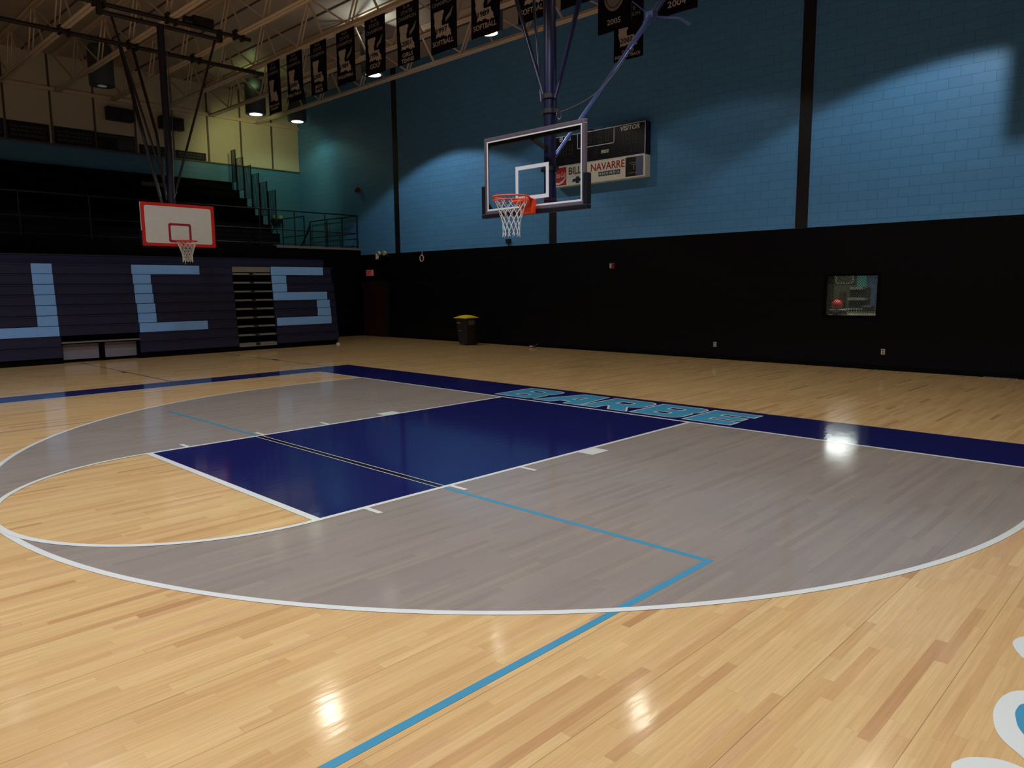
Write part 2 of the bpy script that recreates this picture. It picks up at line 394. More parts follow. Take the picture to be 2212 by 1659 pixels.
# block letters on the baseline band, drawn by hand
def rc(x0, y0, x1, y1, rad, n=5):
    """right-hand rounded corner pair helper: points from (x1,y0) to (x1,y1) with rounded corners"""
    p = []
    for i in range(n+1): a = -PI/2+PI/2*i/n; p.append((x1-rad+rad*math.cos(a), y0+rad+rad*math.sin(a)))
    for i in range(n+1): a = PI/2*i/n; p.append((x1-rad+rad*math.cos(a), y1-rad+rad*math.sin(a)))
    return p
GL = {
 'B': [[(0, 0)]+rc(0, 0, .97, .56, .17)+[(.90, .53)]+rc(0, .50, 1.0, 1, .17)+[(0, 1)], [(.34, .22), (.34, .37), (.60, .37), (.64, .34), (.64, .25), (.60, .22)], [(.34, .62), (.34, .78), (.62, .78), (.66, .74), (.66, .66), (.62, .62)]],
 'A': [[(0, 0), (.36, 0), (.44, .2), (.66, .2), (.68, 0), (1, 0), (.88, 1), (.36, 1)], [(.52, .42), (.58, .70), (.66, .70), (.65, .42)]],
 'R': [[(0, 0), (.32, 0), (.32, .22), (.40, .30), (.62, 0), (1.0, 0), (.76, .34)]+rc(0, .38, 1.0, 1, .2)+[(0, 1)], [(.34, .56), (.34, .76), (.62, .76), (.66, .72), (.66, .60), (.62, .56)]],
 'E': [[(0, 0), (.98, 0), (.98, .27), (.36, .27), (.36, .38), (.94, .38), (.94, .62), (.36, .62), (.36, .74), (1, .74), (1, 1), (0, 1)]],
}
def glyph(mbm, loops, o, sx, sy, z, grow):
    cu = bpy.data.curves.new('g', 'CURVE'); cu.dimensions = '2D'; cu.fill_mode = 'FRONT'; cu.offset = grow
    for lp in loops:
        # drop doubles
        L_ = []
        for p in lp:
            if not L_ or (Vector(p)-Vector(L_[-1])).length > 1e-4: L_.append(p)
        sp = cu.splines.new('POLY'); sp.points.add(len(L_)-1); sp.use_cyclic_u = True
        for k, p in enumerate(L_): sp.points[k].co = (p[0]*sx, p[1]*sy, 0, 1)
    to = bpy.data.objects.new('g', cu); COL.objects.link(to); bpy.context.view_layer.update()
    me = bpy.data.meshes.new_from_object(to.evaluated_get(bpy.context.evaluated_depsgraph_get()))
    bpy.data.objects.remove(to); bpy.data.curves.remove(cu)
    mbm.add([(o[0]+v.co.x, o[1]+v.co.y, z) for v in me.vertices], [tuple(p.vertices) for p in me.polygons])
    bpy.data.meshes.remove(me)
cells = [('B', -2.14, .85), ('A', -1.23, .96), ('R', -.22, .84), ('B', .70, .82), ('E', 1.60, .72)]
for ch, x, wd in cells:
    a = MB(); glyph(a, GL[ch], (x, .19), wd, .93, Z3, .022)
    b = MB(); glyph(b, GL[ch], (x, .19), wd, .93, Z4, -.008)
    oa = fpart('letter_outline', a, M_WHITEP, 'white outlined letter %s' % ch)
    ob = obj('letter', up_mesh(b), M_BLUEP, oa, label='light blue letter %s' % ch)

# the edge of the centre emblem: white lobes with light blue inside
def blob(pts): 
    # Catmull-Rom closed
    P = [Vector(p) for p in pts]; n = len(P); o = []
    for i in range(n):
        a, b, c, d = P[i-1], P[i], P[(i+1) % n], P[(i+2) % n]
        for k in range(6):
            t = k/6; o.append(.5*((2*b)+(c-a)*t+(2*a-5*b+4*c-d)*t*t+(3*b-a-3*c+d)*t**3))
    return [(p.x, p.y) for p in o]
b1 = blob([(6.60, -4.85), (6.441, -4.91), (6.385, -5.01), (6.373, -5.15), (6.39, -5.27), (6.43, -5.38), (6.50, -5.46), (6.62, -5.54), (6.95, -5.60), (7.2, -5.3), (7.0, -4.95)])
b1i = blob([(6.60, -4.98), (6.47, -5.03), (6.447, -5.11), (6.457, -5.19), (6.50, -5.30), (6.62, -5.42), (6.9, -5.48), (7.05, -5.28), (6.9, -5.05)])
b0 = blob([(6.45, -4.23), (6.345, -4.275), (6.308, -4.37), (6.325, -4.46), (6.39, -4.57), (6.52, -4.66), (6.9, -4.70), (7.0, -4.45), (6.8, -4.25)])
b0i = blob([(6.55, -4.33), (6.46, -4.40), (6.50, -4.50), (6.62, -4.58), (6.85, -4.6), (6.8, -4.4)])
b2 = blob([(6.345, -5.76), (6.352, -5.68), (6.40, -5.61), (6.50, -5.56), (6.65, -5.60), (6.9, -5.75), (7.1, -6.1), (6.9, -6.5), (6.6, -6.3), (6.42, -6.0)])
b2i = blob([(6.46, -5.82), (6.47, -5.74), (6.55, -5.68), (6.7, -5.76), (6.95, -6.1), (6.85, -6.3), (6.6, -6.1)])
for a, b in ((b1, b1i), (b0, b0i), (b2, b2i)):
    oa = fpart('emblem_outline', MB().poly(a, (0, 0, Z3), (1, 0, 0), (0, 1, 0)), M_WHITEP, 'white outline of the centre emblem')
    obj('emblem_fill', up_mesh(MB().poly(b, (0, 0, Z4), (1, 0, 0), (0, 1, 0))), M_VOLLEY, oa, label='light blue inside of the emblem')

# ---- walls
WX0, WX1, WZ0, WZ1 = .42, 1.52, 1.17, 2.04      # opening of the small window
D = .3
wb = struct('wall_back', MB().box(X0, WX0, YW, YW+D, 0, HB).box(WX1, X1, YW, YW+D, 0, HB).box(WX0, WX1, YW, YW+D, 0, WZ0).box(WX0, WX1, YW, YW+D, WZ1, HB), M_WALLBLACK)
obj('upper_wall', MB().box(X0, X1, YW, YW+D, HB, ZC+.3), M_WALLBLUE, wb, label='light blue painted upper block wall')
for i, x in enumerate((-15.29, -7.72, -.20, 7.4, 15.0)):
    struct('trim_%d' % (i+1), MB().box(x-.14, x+.14, YW-.012, YW, HB-.02, ZC), M_COLUMN, label='black painted column strip')
wl = struct('wall_left', MB().box(X0-.3, X0, Y0, YW+D, 0, 6.77), M_LEFTBLUE)
obj('upper_panels', MB().box(X0-.3, X0, Y0, YW+D, 6.77, ZC+.3), M_CREAM, wl, label='cream metal wall panels')
q = MB()
k = -9
while True:
    y = -1.03+1.335*k
    if y > YW-.1: break
    if y > -14: q.box(X0, X0+.03, y-.03, y+.03, 6.79, 9.68)
    k += 1
obj('panel_seam', q, M_SEAM, wl, label='dark seams between the cream panels')
obj('ledge', MB().box(X0, X0+.035, -16, YW, 6.745, 6.79), M_SEAM, wl)
obj('beam', MB().box(X0, X0+.10, -16, YW, 8.5, 8.62), M_TRUSS, wl, label='cream steel angle along the wall')
struct('wall_right', MB().box(X1, X1+.3, Y0, YW+D, 0, ZC), M_GREYF)
struct('wall_front', MB().box(X0, X1, Y0-.3, Y0, 0, ZC), M_GREYF)
ce = struct('ceiling', MB().box(X0, X1, Y0, YW, ZC, ZC+.2), M_DECK)
q = MB()
for k in range(-14, 6):
    y = 1.0*k*1.75+.93+.85
    if y < YW-.2: q.box(X0, X1, y-.02, y+.02, ZC-.03, ZC)
obj('seam', q, M_SEAM, ce, label='seams of the roof insulation')
struct('baseboard_back', MB().box(-15.9, X1, YW-.012, YW, 0, .10), M_DARK)

# ---- the small window and the hall seen through it
wn_ = MB().box(WX0-.05, WX1+.05, YW-.015, YW+.02, WZ0-.05, WZ0).box(WX0-.05, WX1+.05, YW-.015, YW+.02, WZ1, WZ1+.05).box(WX0-.05, WX0, YW-.015, YW+.02, WZ0, WZ1).box(WX1, WX1+.05, YW-.015, YW+.02, WZ0, WZ1)
wi = struct('window_1', wn_, M_DARK)
obj('pane', MB().box(WX0, WX1, YW+.10, YW+.106, WZ0, WZ1), M_GLASS, wi)
q = MB(); s = .055; n = int((WX1-WX0+WZ1-WZ0)/s)+1
for i in range(n):
    d_ = i*s
    for sg in (1, -1):
        # diagonal wires clipped to the pane
        x0_, z0_ = (d_, 0) if sg > 0 else (WX1-WX0-d_, 0)
        pts = []
        W_, H_ = WX1-WX0, WZ1-WZ0
        t0, t1 = 0, H_
        xa = x0_-sg*0; xb = x0_-sg*H_
        # parametric clip
        def clip(xa, xb):
            lo, hi = 0., 1.
            dx = xb-xa
            if dx != 0:
                ta, tb = (0-xa)/dx, (W_-xa)/dx
                lo = max(lo, min(ta, tb)); hi = min(hi, max(ta, tb))
            return lo, hi
        lo, hi = clip(xa, xb)
        if hi-lo > .01: q.tube([(WX0+xa+(xb-xa)*lo, YW+.09, WZ0+H_*lo), (WX0+xa+(xb-xa)*hi, YW+.09, WZ0+H_*hi)], .006, 4)
obj('wire_mesh', q, mat('mesh_wire', lin((70, 76, 70)), .5), wi, label='diamond wire mesh in front of the pane')
# hall behind
RX0, RX1, RY0, RY1, RZ = -11.5, 3.2, YW+D, 26.0, 4.6
M_TEALW = mat('teal_hall_wall', lin((80, 160, 160)), .6)
M_DIMW = mat('grey_green_hall_wall', lin((84, 92, 78)), .6)
wf = struct('wall_hall_end', MB().box(RX0, RX1, RY1, RY1+.2, -.1, RZ+.2), M_DIMW)
struct('wall_hall_left', MB().box(RX0-.2, RX0, RY0, RY1, -.1, RZ+.2), M_DIMW)
struct('wall_hall_right', MB().box(RX1, RX1+.2, RY0, RY1, -.1, RZ+.2), M_DIMW)
struct('floor_hall', MB().box(RX0, RX1, RY0, RY1, -.1, 0), mat('hall_floor', lin((214, 204, 150)), .4))
struct('ceiling_hall', MB().box(RX0, RX1, RY0, RY1, RZ, RZ+.2), M_DIMW)
obj('teal_stretch', MB().box(-5.03, -4.62, RY1-.04, RY1, 0, RZ), M_TEALW, wf, label='teal stretch of the far hall wall')
obj('blue_stretch', MB().box(-4.62, RX1, RY1-.05, RY1, 0, RZ), mat('hall_blue', lin((66, 88, 130)), .6), wf)
obj('dark_stretch', MB().box(-6.22, -6.04, RY1-.06, RY1, 0, RZ), M_BLK, wf)
obj('pale_stretch', MB().box(-7.5, -6.22, RY1-.05, RY1, 0, RZ), mat('hall_grey', lin((120, 118, 130)), .6), wf)
obj('wall_sign', MB().box(-6.0, -5.1, RY1-.1, RY1, 1.85, 2.35), M_DIMW, wf)
obj('sign_frame', MB().box(-5.95, -5.15, RY1-.13, RY1-.1, 1.87, 1.92).box(-5.95, -5.9, RY1-.13, RY1-.1, 1.87, 2.3).box(-5.2, -5.15, RY1-.13, RY1-.1, 1.87, 2.3), M_PLATE, wf)
# ================================================================ ROOF TRUSSES
def truss(y, label, ph=0):
    t = thing('roof_truss', label, 'roof truss', (-7, y, 8.5), 'roof trusses')
    xa, xb = -21.98, 9.0
    obj('bottom_chord', MB().box(xa, xb, y-.105, y-.012, 8.5, 8.512).box(xa, xb, y-.022, y-.012, 8.512, 8.60).box(xa, xb, y+.012, y+.105, 8.5, 8.512).box(xa, xb, y+.012, y+.022, 8.512, 8.60), M_TRUSS, t)
    obj('top_chord', MB().box(xa, xb, y-.105, y+.105, 9.66, 9.69).box(xa, xb, y-.02, y+.02, 9.58, 9.66), M_TRUSS, t)
    P = 2.52; x = -18.0+ph-P
    while x < xb-.6:
        for dy in (-.05, .05):
            obj('web_bar', MB().bar((x, y+dy, 8.55), (x+.62, y+dy, 9.62), .045, .03, (0, 1, 0)), M_TRUSS, t)
        obj('tie_bar', MB().bar((x, y, 8.57), (x-1.75, y, 9.62), .04, .03, (0, 1, 0)), M_TRUSS, t)
        obj('tie_bar', MB().bar((x+1.3, y, 8.55), (x+.62, y, 9.62), .05, .035, (0, 1, 0)), M_TRUSS, t)
        x += P
for y, l in ((6.3, 'cream steel roof truss holding the lone 2007 track banner'),
             (4.45, 'cream steel roof truss holding the wide 2004 and 2005 banners'), (2.68, 'cream steel roof truss holding the long row of champion banners'),
             (.93, 'first cream steel roof truss on the court side of the row of banners'), (-.8, 'cream steel roof truss crossing above the pole of the side basket'),
             (-2.45, 'cream steel roof truss past the side basket pole, away from the banners'), (-4.2, 'last cream steel roof truss in sight, furthest from the end wall')):
    truss(y, l, {-2.45: -.15, -.8: .35, .93: -.5, 2.68: .6, 4.45: .1, 6.3: .9}.get(y, 0))

# ================================================================ CEILING LAMPS
UPLIGHTS = {(-12.0, 4.95): 90, (-6.95, 4.85): 12, (-19.17, 4.87): 16, (-12.9, -5.3): 52, (-7.4, -.2): 50, (-2.2, -.2): 60, (3.0, -.2): 60, (-2.2, -5.3): 60, (3.0, 4.8): 60}  # upward light per lamp; the court ones are added to brighten the roof
LAMP_LABEL = {
 (-12.0, 4.95): 'lit round ceiling lamp half hidden by the golf banner', (-6.95, 4.85): 'lit round ceiling lamp peeping out beside the 1989 softball banner',
 (-19.17, 4.87): 'lit round ceiling lamp by the cream panels, nearer the first banner', (-19.9, 6.98): 'lit round ceiling lamp in the corner by the light blue end wall',
 (-18.9, -.37): 'dim round ceiling lamp above the upper seats and speakers',
}
for x, y, wt, colr in LAMPS:
    lab = LAMP_LABEL.get((x, y), 'round ceiling lamp hung over the court')
    zl = 8.2 if y != 6.98 else 8.37
    t = thing('ceiling_lamp', lab, 'ceiling lamp', (x, y, zl), 'round ceiling lamps' if (x, y) in LAMP_LABEL else 'ceiling lamps over the court')
    ang = [2*PI*k/28 for k in range(28)]
    R_ = .36; q = MB()
    q.tube([(x, y, zl), (x, y, zl+1.05), (x, y, zl+1.2)], [R_, R_, R_*.8], 28)
    obj('housing', q, M_CAN, t, smooth=True)
    obj('hanger', MB().tube([(x, y, zl+1.2), (x, y, ZC)], .02, 6), M_CAN, t)
    obj('lens', MB().tube([(x, y, zl-.012), (x, y, zl-.002)], .13 if wt < 10 else .225, 28), M_LAMPDIM if wt < 10 else (M_LAMPON if (x, y) in LAMP_LABEL or x == -7.4 else M_LAMPMID), t, smooth=True)
    ld = bpy.data.lights.new('lamp_light', 'SPOT'); ld.energy = wt*LAMP_POWER; ld.color = colr; ld.spot_size = math.radians(167 if x == -19.17 else 150 if x < -19 else 128); ld.spot_blend = .35 if x < -19 else .14; ld.shadow_soft_size = .07 if y > 4 and x > -13 and x != -2.1 else (.32 if x < -19 else .22)
    lo = bpy.data.objects.new('lamp_light', ld); COL.objects.link(lo); lo.parent = t; lo.location = (0, 0, -.14)
    if x == -19.17:      # this lamp is turned towards the corner panels
        ld.spot_size = math.radians(125); ld.spot_blend = .6; lo.rotation_euler = Vector((-2.6, 1.3, -1.5)).to_track_quat('-Z', 'Y').to_euler()
    if (x, y) in UPLIGHTS:      # leak from the lamp top; over the court, fill added for roof and walls
        ld = bpy.data.lights.new('roof_uplight', 'SPOT'); ld.spot_size = math.radians(158); ld.spot_blend = .5; ld.energy = UPLIGHTS[(x, y)]*LAMP_POWER; ld.color = (1, .93, .92) if y < 4 else (.9, 1, .85) if x > -15 else (.75, 1, .35); ld.shadow_soft_size = .05
        lo = bpy.data.objects.new('roof_uplight', ld); COL.objects.link(lo); lo.parent = t; lo.location = (.45 if x > -15 else .5, -.3, .75); lo.rotation_euler = (PI, 0, 0)
# hall lamps behind the window; near one added to brighten the table front
for x0_, x1_, ya, yb_, st, lb in ((-4.7, -3.2, 19.3, 21.6, 55, 'bright panel lamp deep in the hall behind the small window'), (-1.0, 2.4, 8.6, 9.3, 75, 'panel lamp added just inside the hall to brighten what the small window shows')):
    t = thing('panel_lamp', lb, 'ceiling lamp', ((x0_+x1_)/2, (ya+yb_)/2, 4.5))
    obj('diffuser', MB().box(x0_, x1_, ya, yb_, 4.5, 4.55), mat('hall_lamp_%d' % st, (.9, .9, .9), .5, emit=(1, 1, .92), strength=st), t)
    obj('divider', MB().box((x0_+x1_)/2-.05, (x0_+x1_)/2+.05, ya, yb_, 4.47, 4.5), M_BLK, t)

# ================================================================ BANNERS
LA = [(0, 1), (.55, 1), (.60, .93), (.53, .84), (.50, .72), (.44, .62), (.46, .52), (.47, .46), (.84, .46), (.83, .38), (.90, .28), (.97, .22), (.95, .15), (1.0, .06), (.92, .02), (.88, .10), (.82, .04), (.74, .0), (.70, .08), (.62, .05), (.56, .13), (.50, .10), (.42, .12), (.36, .07), (.24, .11), (.10, .08), (.13, .24), (.07, .40), (.02, .55), (.05, .70), (0, .85)]
AX, AZ = (1, 0, 0), (0, 0, 1)
def banner(x, y, ztop, w_, h, lines, label, state=True, year=None, bottom=(), emblem=False, ball=False):
    t = thing('championship_banner', label, 'banner', (x+w_/2, y, ztop-h), 'championship banners')
    # cloth with soft folds
    q = MB(); nx, nz = 14, 16; vs_ = []; a0 = random.uniform(0, 6)
    for sgn in (-1, 1):
        for j in range(nz+1):
            for i in range(nx+1):
                fx_, fz = i/nx, j/nz
                yy = y+.012*math.sin(a0+fx_*7)*fz+.006*math.sin(a0*2+fz*5)*fz+sgn*.002
                vs_.append((x+w_*fx_, yy, ztop-h*fz))
    n1 = (nx+1)*(nz+1); fs = []
    for s_ in (0, 1):
        for j in range(nz):
            for i in range(nx):
                a = s_*n1+j*(nx+1)+i; fs.append((a, a+1, a+nx+2, a+nx+1))
    for j in range(nz):
        for i in (0, nx): a = j*(nx+1)+i; fs.append((a, a+nx+1, n1+a+nx+1, n1+a))
    for i in range(nx):
        for j in (0, nz): a = j*(nx+1)+i; fs.append((a, a+1, n1+a+1, n1+a))
    cl = obj('cloth', q.add(vs_, fs), M_BLKF, t, smooth=True)
    obj('rod', MB().tube([(x, y, ztop), (x+w_, y, ztop)], .012, 8), M_TRUSS, t)
    yf = y-.022
    z = ztop-.09; cx = x+w_/2
    for s_, wf, hh in lines:
        obj('lettering', text(s_, (cx, yf, z), AX, AZ, w_*wf, hh, .003, .012), M_CLOTHG, t); z -= hh+.045
    if state:
        sw, sh = w_*.66, h*.44; sx0, sz0 = x+w_*.16, ztop-h*.80
        obj('state_outline', MB().poly(LA, (sx0, yf, 0), (sw, 0, 0), (0, 0, sh)) if False else MB().poly([(sx0+p[0]*sw, sz0+p[1]*sh) for p in LA], (0, yf, 0), AX, AZ, .004), M_CLOTHW, t, label='pale state outline')
        if year: obj('year', text(year, (sx0+sw*.46, yf-.004, sz0+sh*.30), AX, AZ, sw*.62, sh*.19, .003, .015), M_BLKF, t)
        if ball:
            obj('swoosh', MB().poly([(sx0+sw*.66, sz0+sh*.55), (sx0+sw*.98, sz0+sh*.72), (sx0+sw*1.12, sz0+sh*1.02), (sx0+sw*.90, sz0+sh*.82), (sx0+sw*.68, sz0+sh*.70)], (0, yf, 0), AX, AZ, .004), M_CLOTHG, t)
    if emblem:
        ey = ztop-h*.50; R_ = w_*.30
        obj('emblem', MB().poly([(cx+R_*math.cos(a), ey+R_*1.25*math.sin(a)) for a in [2*PI*k/36 for k in range(36)]], (0, yf, 0), AX, AZ, .004), M_CLOTHG, t, label='pale round emblem')
        obj('emblem_mark', MB().tube([(cx+R_*.8*math.cos(a), yf-.005, ey+R_*math.sin(a)) for a in [2*PI*k/36 for k in range(36)]], .006, 5, True).bar((cx-R_*.5, yf-.005, ey+.02), (cx+R_*.5, yf-.005, ey+.04), .004, .05).bar((cx-R_*.4, yf-.005, ey-.07), (cx+R_*.4, yf-.005, ey-.05), .004, .02), M_BLKF, t)
    if bottom:
        z = ztop-h*.80-.075 if state else ztop-h+.19
        for s_, wf, hh in bottom:
            obj('lettering', text(s_, (cx, yf, z), AX, AZ, w_*wf, hh, .003, .014), M_CLOTHW, t); z -= hh+.03
    return t
T3 = lambda c: ((c, .30, .075), ('STATE', .50, .085), ('CHAMPION', .80, .085))
row = [(-14.12, .73, '5-A', None, (('GIRLS CROSS', .8, .06), ('COUNTRY', .6, .06)), 'black champion banner, first of the row from the cream wall', False, 1.47),
 (-13.0, .84, '5-A', '2000', (('GIRLS TRACK', .85, .08),), 'black champion banner lettered GIRLS TRACK in small letters', False, 1.34),
 (-11.72, .80, '5-A', '2000', (('BOYS', .42, .085), ('TRACK', .55, .085)), 'black champion banner lettered BOYS TRACK', False, 1.36),
 (-10.44, .83, '4-A', '1989', (('VOLLEYBALL', .85, .08),), 'black champion banner lettered VOLLEYBALL', True, 1.34),
 (-9.15, .84, '5-A', '1996', (('GOLF', .50, .11),), 'black champion banner lettered GOLF beside a bright lamp', True, 1.35),
 (-7.86, .85, '5-A', '2001', (('GIRLS', .46, .095), ('TENNIS', .56, .095)), 'black champion banner lettered GIRLS TENNIS', True, 1.36),
 (-6.60, .88, '5-A', '1997', (('SOFTBALL', .80, .11),), 'black SOFTBALL champion banner hanging next to the GIRLS TENNIS one', True, 1.37),
 (-5.25, .87, '5-A', '1989', (('SOFTBALL', .80, .11),), 'black SOFTBALL champion banner beside a bright lamp, last before the blue pole', True, 1.34),
 (-3.86, .85, '5-A', '1992', (('SOFTBALL', .80, .11),), 'black champion banner lettered SOFTBALL hanging behind the blue hoop pole', True, 1.36),
 (-2.74, .85, '5-A', '2002', (('TRACK', .60, .10),), 'black champion banner lettered TRACK beside the blue hoop pole', False, 1.36)]
for x, w_, cls, yr, bot, lab, ball, h in row: banner(x, 2.66, 8.49, w_, h, T3(cls), lab, True, yr, bot, False, ball)
banner(-3.19, 4.43, 8.6, .86, 1.43, (('DISTRICT', .6, .08), ('CHAMPIONS', .75, .08)), 'black banner with a round emblem lettered 2005', False, None, (('2005', .40, .11),), True)
banner(-1.70, 4.43, 8.6, .89, 1.45, (('DISTRICT', .6, .08), ('CHAMPIONS', .75, .08)), 'black banner lettered 2004, nearest the wide black column strip', False, None, (('2004', .46, .12),), True)
banner(-4.13, 6.28, 8.49, .84, 1.31, T3('5-A'), 'black champion banner lettered GIRLS INDOOR TRACK', True, '2007', (('GIRLS', .42, .07), ('INDOOR TRACK', .86, .075)))

banner(3.17, 5.75, 8.9, 2.2, 1.84, (('DISTRICT', .6, .1), ('CHAMPIONS', .75, .1)), 'extra wide black banner added out of view to shade the end wall', False, None, (), True)  # added above the view so its shadow darkens the upper wall

# ================================================================ BASKETS
def net_mesh(cx, cy, cz, rtop=.222, length=.43, rb=.115, n=12, rad=.0034):
    q = MB()
    def R_(t): return rb+(rtop-rb)*max(0, 1-t/.72)**1.15
    tot = 9
    for d in (1, -1):
        for k in range(n):
            pts = []
            for i in range(tot+1):
                t = i/tot; a = 2*PI*k/n+d*PI/n*.5+d*t*2*PI/n*3.0
                pts.append((cx+R_(t)*math.cos(a), cy+R_(t)*math.sin(a), cz-length*t+(.012*math.sin(k*2.1) if i == tot else 0)))
            q.tube(pts, rad, 4)
    for k in range(n):
        a = 2*PI*k/n
        q.tube([(cx+R_(1)*math.cos(a), cy+R_(1)*math.sin(a), cz-length), (cx+R_(1)*1.05*math.cos(a+.1), cy+R_(1)*1.05*math.sin(a+.1), cz-length-.03)], rad, 4)
    return q
def circ(cx, cy, cz, rad, n=48): return [(cx+rad*math.cos(2*PI*k/n), cy+rad*math.sin(2*PI*k/n), cz) for k in range(n)]

# ---- main glass basket
t = thing('basketball_hoop', 'glass backboard basket with navy padding hung on a blue pole from the roof', 'basketball hoop', (-.03, -.78, 8.4))
BY = -1.22; BX = 0.03; HWD = .915; BZ0, BZ1 = 2.905, 3.965
xl, xr = BX-HWD, BX+HWD
pn = obj('glass_panel', MB().box(xl+.02, xr-.02, BY, BY+.012, BZ0+.02, BZ1-.02), M_GLASS, t)
def frame(x0, x1, z0, z1, t_, y0, y1):
    return MB().box(x0, x1, y0, y1, z0, z0+t_).box(x0, x1, y0, y1, z1-t_, z1).box(x0, x0+t_, y0, y1, z0+t_, z1-t_).box(x1-t_, x1, y0, y1, z0+t_, z1-t_)
obj('frame', frame(xl, xr, BZ0, BZ1, .045, BY-.012, BY+.045), M_ALU, t, bevel=.004)
obj('white_border', frame(xl+.046, xr-.046, BZ0+.046, BZ1-.046, .022, BY-.004, BY-.001), M_WHITE, t)
obj('target_square', frame(BX-.305, BX+.305, 3.048, 3.505, .051, BY-.004, BY-.001), M_WHITE, t, label='white shooting square on the glass')
pd = MB().box(xl-.05, xr+.05, BY-.03, BY+.07, BZ0-.055, BZ0+.006).box(xl-.05, xl+.012, BY-.03, BY+.07, BZ0, BZ0+.40).box(xr-.012, xr+.05, BY-.03, BY+.07, BZ0, BZ0+.40)
obj('padding', pd, M_PAD, t, bevel=.012, label='navy padding on the lower edge')
q = MB().box(xl+.05, xr-.05, BY+.05, BY+.10, BZ1-.105, BZ1-.055).box(xl+.05, xr-.05, BY+.05, BY+.09, BZ0+.03, BZ0+.07)
for sx, sz in ((-1, 1), (1, 1), (-1, -1), (1, -1)):
    cx_ = xl+.045 if sx < 0 else xr-.045; cz_ = BZ1-.045 if sz > 0 else BZ0+.045
    q.add([(cx_, BY+.03, cz_), (cx_-sx*.11, BY+.03, cz_), (cx_, BY+.03, cz_-sz*.11), (cx_, BY+.04, cz_), (cx_-sx*.11, BY+.04, cz_), (cx_, BY+.04, cz_-sz*.11)], [(0, 1, 2), (5, 4, 3), (0, 3, 4, 1), (1, 4, 5, 2), (2, 5, 3, 0)])
q.box(BX-.32, BX-.27, BY+.06, BY+.11, BZ0, BZ1-.08).box(BX+.27, BX+.32, BY+.06, BY+.11, BZ0, BZ1-.08) if False else None
q.bar((BX-.06, BY+.08, BZ1-.1), (BX-.06, -.78, BZ1-.22), .05, .05).bar((BX-.06, BY+.06, BZ0+.05), (BX-.06, -.78, BZ0+.12), .05, .05)
obj('mounting_frame', q, M_BLK, t)
RX, RY, RZH = .0, -1.60, 3.048
rimc = MB().tube(circ(RX, RY, RZH, .2386), .0125, 10, True)
rim = obj('rim', rimc, M_ORANGE, t, smooth=True)
q = MB().box(-.12, .12, BY-.10, BY-.012, 2.845, 3.04).bar((-.09, BY-.05, 3.035), (-.14, RY+.17, 3.045), .05, .02).bar((.09, BY-.05, 3.035), (.14, RY+.17, 3.045), .05, .02)
q.add([(-.09, BY-.1, 3.03), (.09, BY-.1, 3.03), (.16, RY+.17, 3.03), (-.16, RY+.17, 3.03), (-.09, BY-.1, 2.93), (.09, BY-.1, 2.93), (.16, RY+.17, 3.0), (-.16, RY+.17, 3.0)], [(0, 1, 2, 3), (7, 6, 5, 4), (0, 4, 5, 1), (1, 5, 6, 2), (2, 6, 7, 3), (3, 7, 4, 0)])
obj('rim_bracket', q, M_ORANGE, rim, bevel=.01)
q = MB()
for k in range(12):
    a = 2*PI*k/12+.13; q.tube([(RX+.236*math.cos(a), RY+.236*math.sin(a), RZH-.01), (RX+.232*math.cos(a), RY+.232*math.sin(a), RZH-.04)], .004, 5)
ring2 = [p for i, p in enumerate(circ(RX, RY, RZH-.045, .232)) ]
q.tube([(RX+.24*math.cos(a), RY+.24*math.sin(a), RZH-.05) for a in [-.15*PI+1.3*PI*k/30-PI*1.0 for k in range(31)]], .008, 6)
obj('net_hooks', q, M_ORANGE, rim)
obj('net', net_mesh(RX, RY, RZH-.02, length=.47), M_NET, t, label='white cord net')
PY = -.78; PX = -.03
obj('pole', MB().tube([(PX, PY, 2.95), (PX, PY, 8.3)], .084, 24), M_NAVY, t, smooth=True, label='dark blue vertical pole')
q = MB()
for z in (4.47, 4.27, 3.50): q.tube([(PX, PY, z-.03), (PX, PY, z+.03)], .105, 20); q.box(PX-.14, PX+.14, PY-.03, PY+.03, z-.03, z+.02)
obj('collar', q, M_DARKST, t)
for s_ in (-1, 1):
    obj('brace', MB().tube([(PX+s_*.10, PY, 4.46), (PX+s_*1.50, PY+.0, 8.3)], .028, 10), M_NAVY, t, smooth=True)
    obj('brace', MB().tube([(PX+s_*.13, PY-.03, 4.42), (PX+s_*1.0, PY+.55, 8.3)], .022, 10), M_NAVY, t, smooth=True)
def bp(s_): # along back brace
    a = Vector((-.05, -.70, 3.64)); b = Vector((-.10, 2.62, 7.02)); return a+(b-a)*s_
br = obj('back_brace', MB().tube([bp(0), bp(.55)], .030, 14), M_BLUEST, t, smooth=True, label='bright blue folding brace')
obj('brace_sleeve', MB().tube([bp(.55), bp(.69), bp(.70), bp(.735)], [.042, .042, .06, .06], 14), M_BLUEST, br, smooth=True)
obj('upper_tube', MB().tube([bp(.735), bp(1.0), bp(1.36)], .05, 14), M_BLUEST, br, smooth=True)
j = bp(.745)
obj('link_arm', MB().bar(j, j+Vector((.36, .28, -.05)), .03, .03).bar(j+Vector((.36, .28, -.05)), j+Vector((.50, .36, -.16)), .05, .04).bar(j, j+Vector((-.30, -.10, .28)), .015, .015).box(j.x-.07, j.x+.07, j.y-.06, j.y+.06, j.z-.06, j.z+.07), M_BLUEST, br)
cab = []
a = Vector((PX+.12, PY+.05, 4.25)); b = bp(.70)
for i in range(21): s_ = i/20; cab.append(a.lerp(b, s_)-Vector((0, 0, .27*math.sin(PI*s_)**1.0)))
obj('cable', MB().tube(cab, .006, 5), M_ALU, t)
obj('winch_loop', MB().tube([(PX+.13, PY+.04+.05*math.cos(x_), 4.22+.06*math.sin(x_)) for x_ in [2*PI*k/14 for k in range(14)]], .006, 5, True), M_ALU, t)
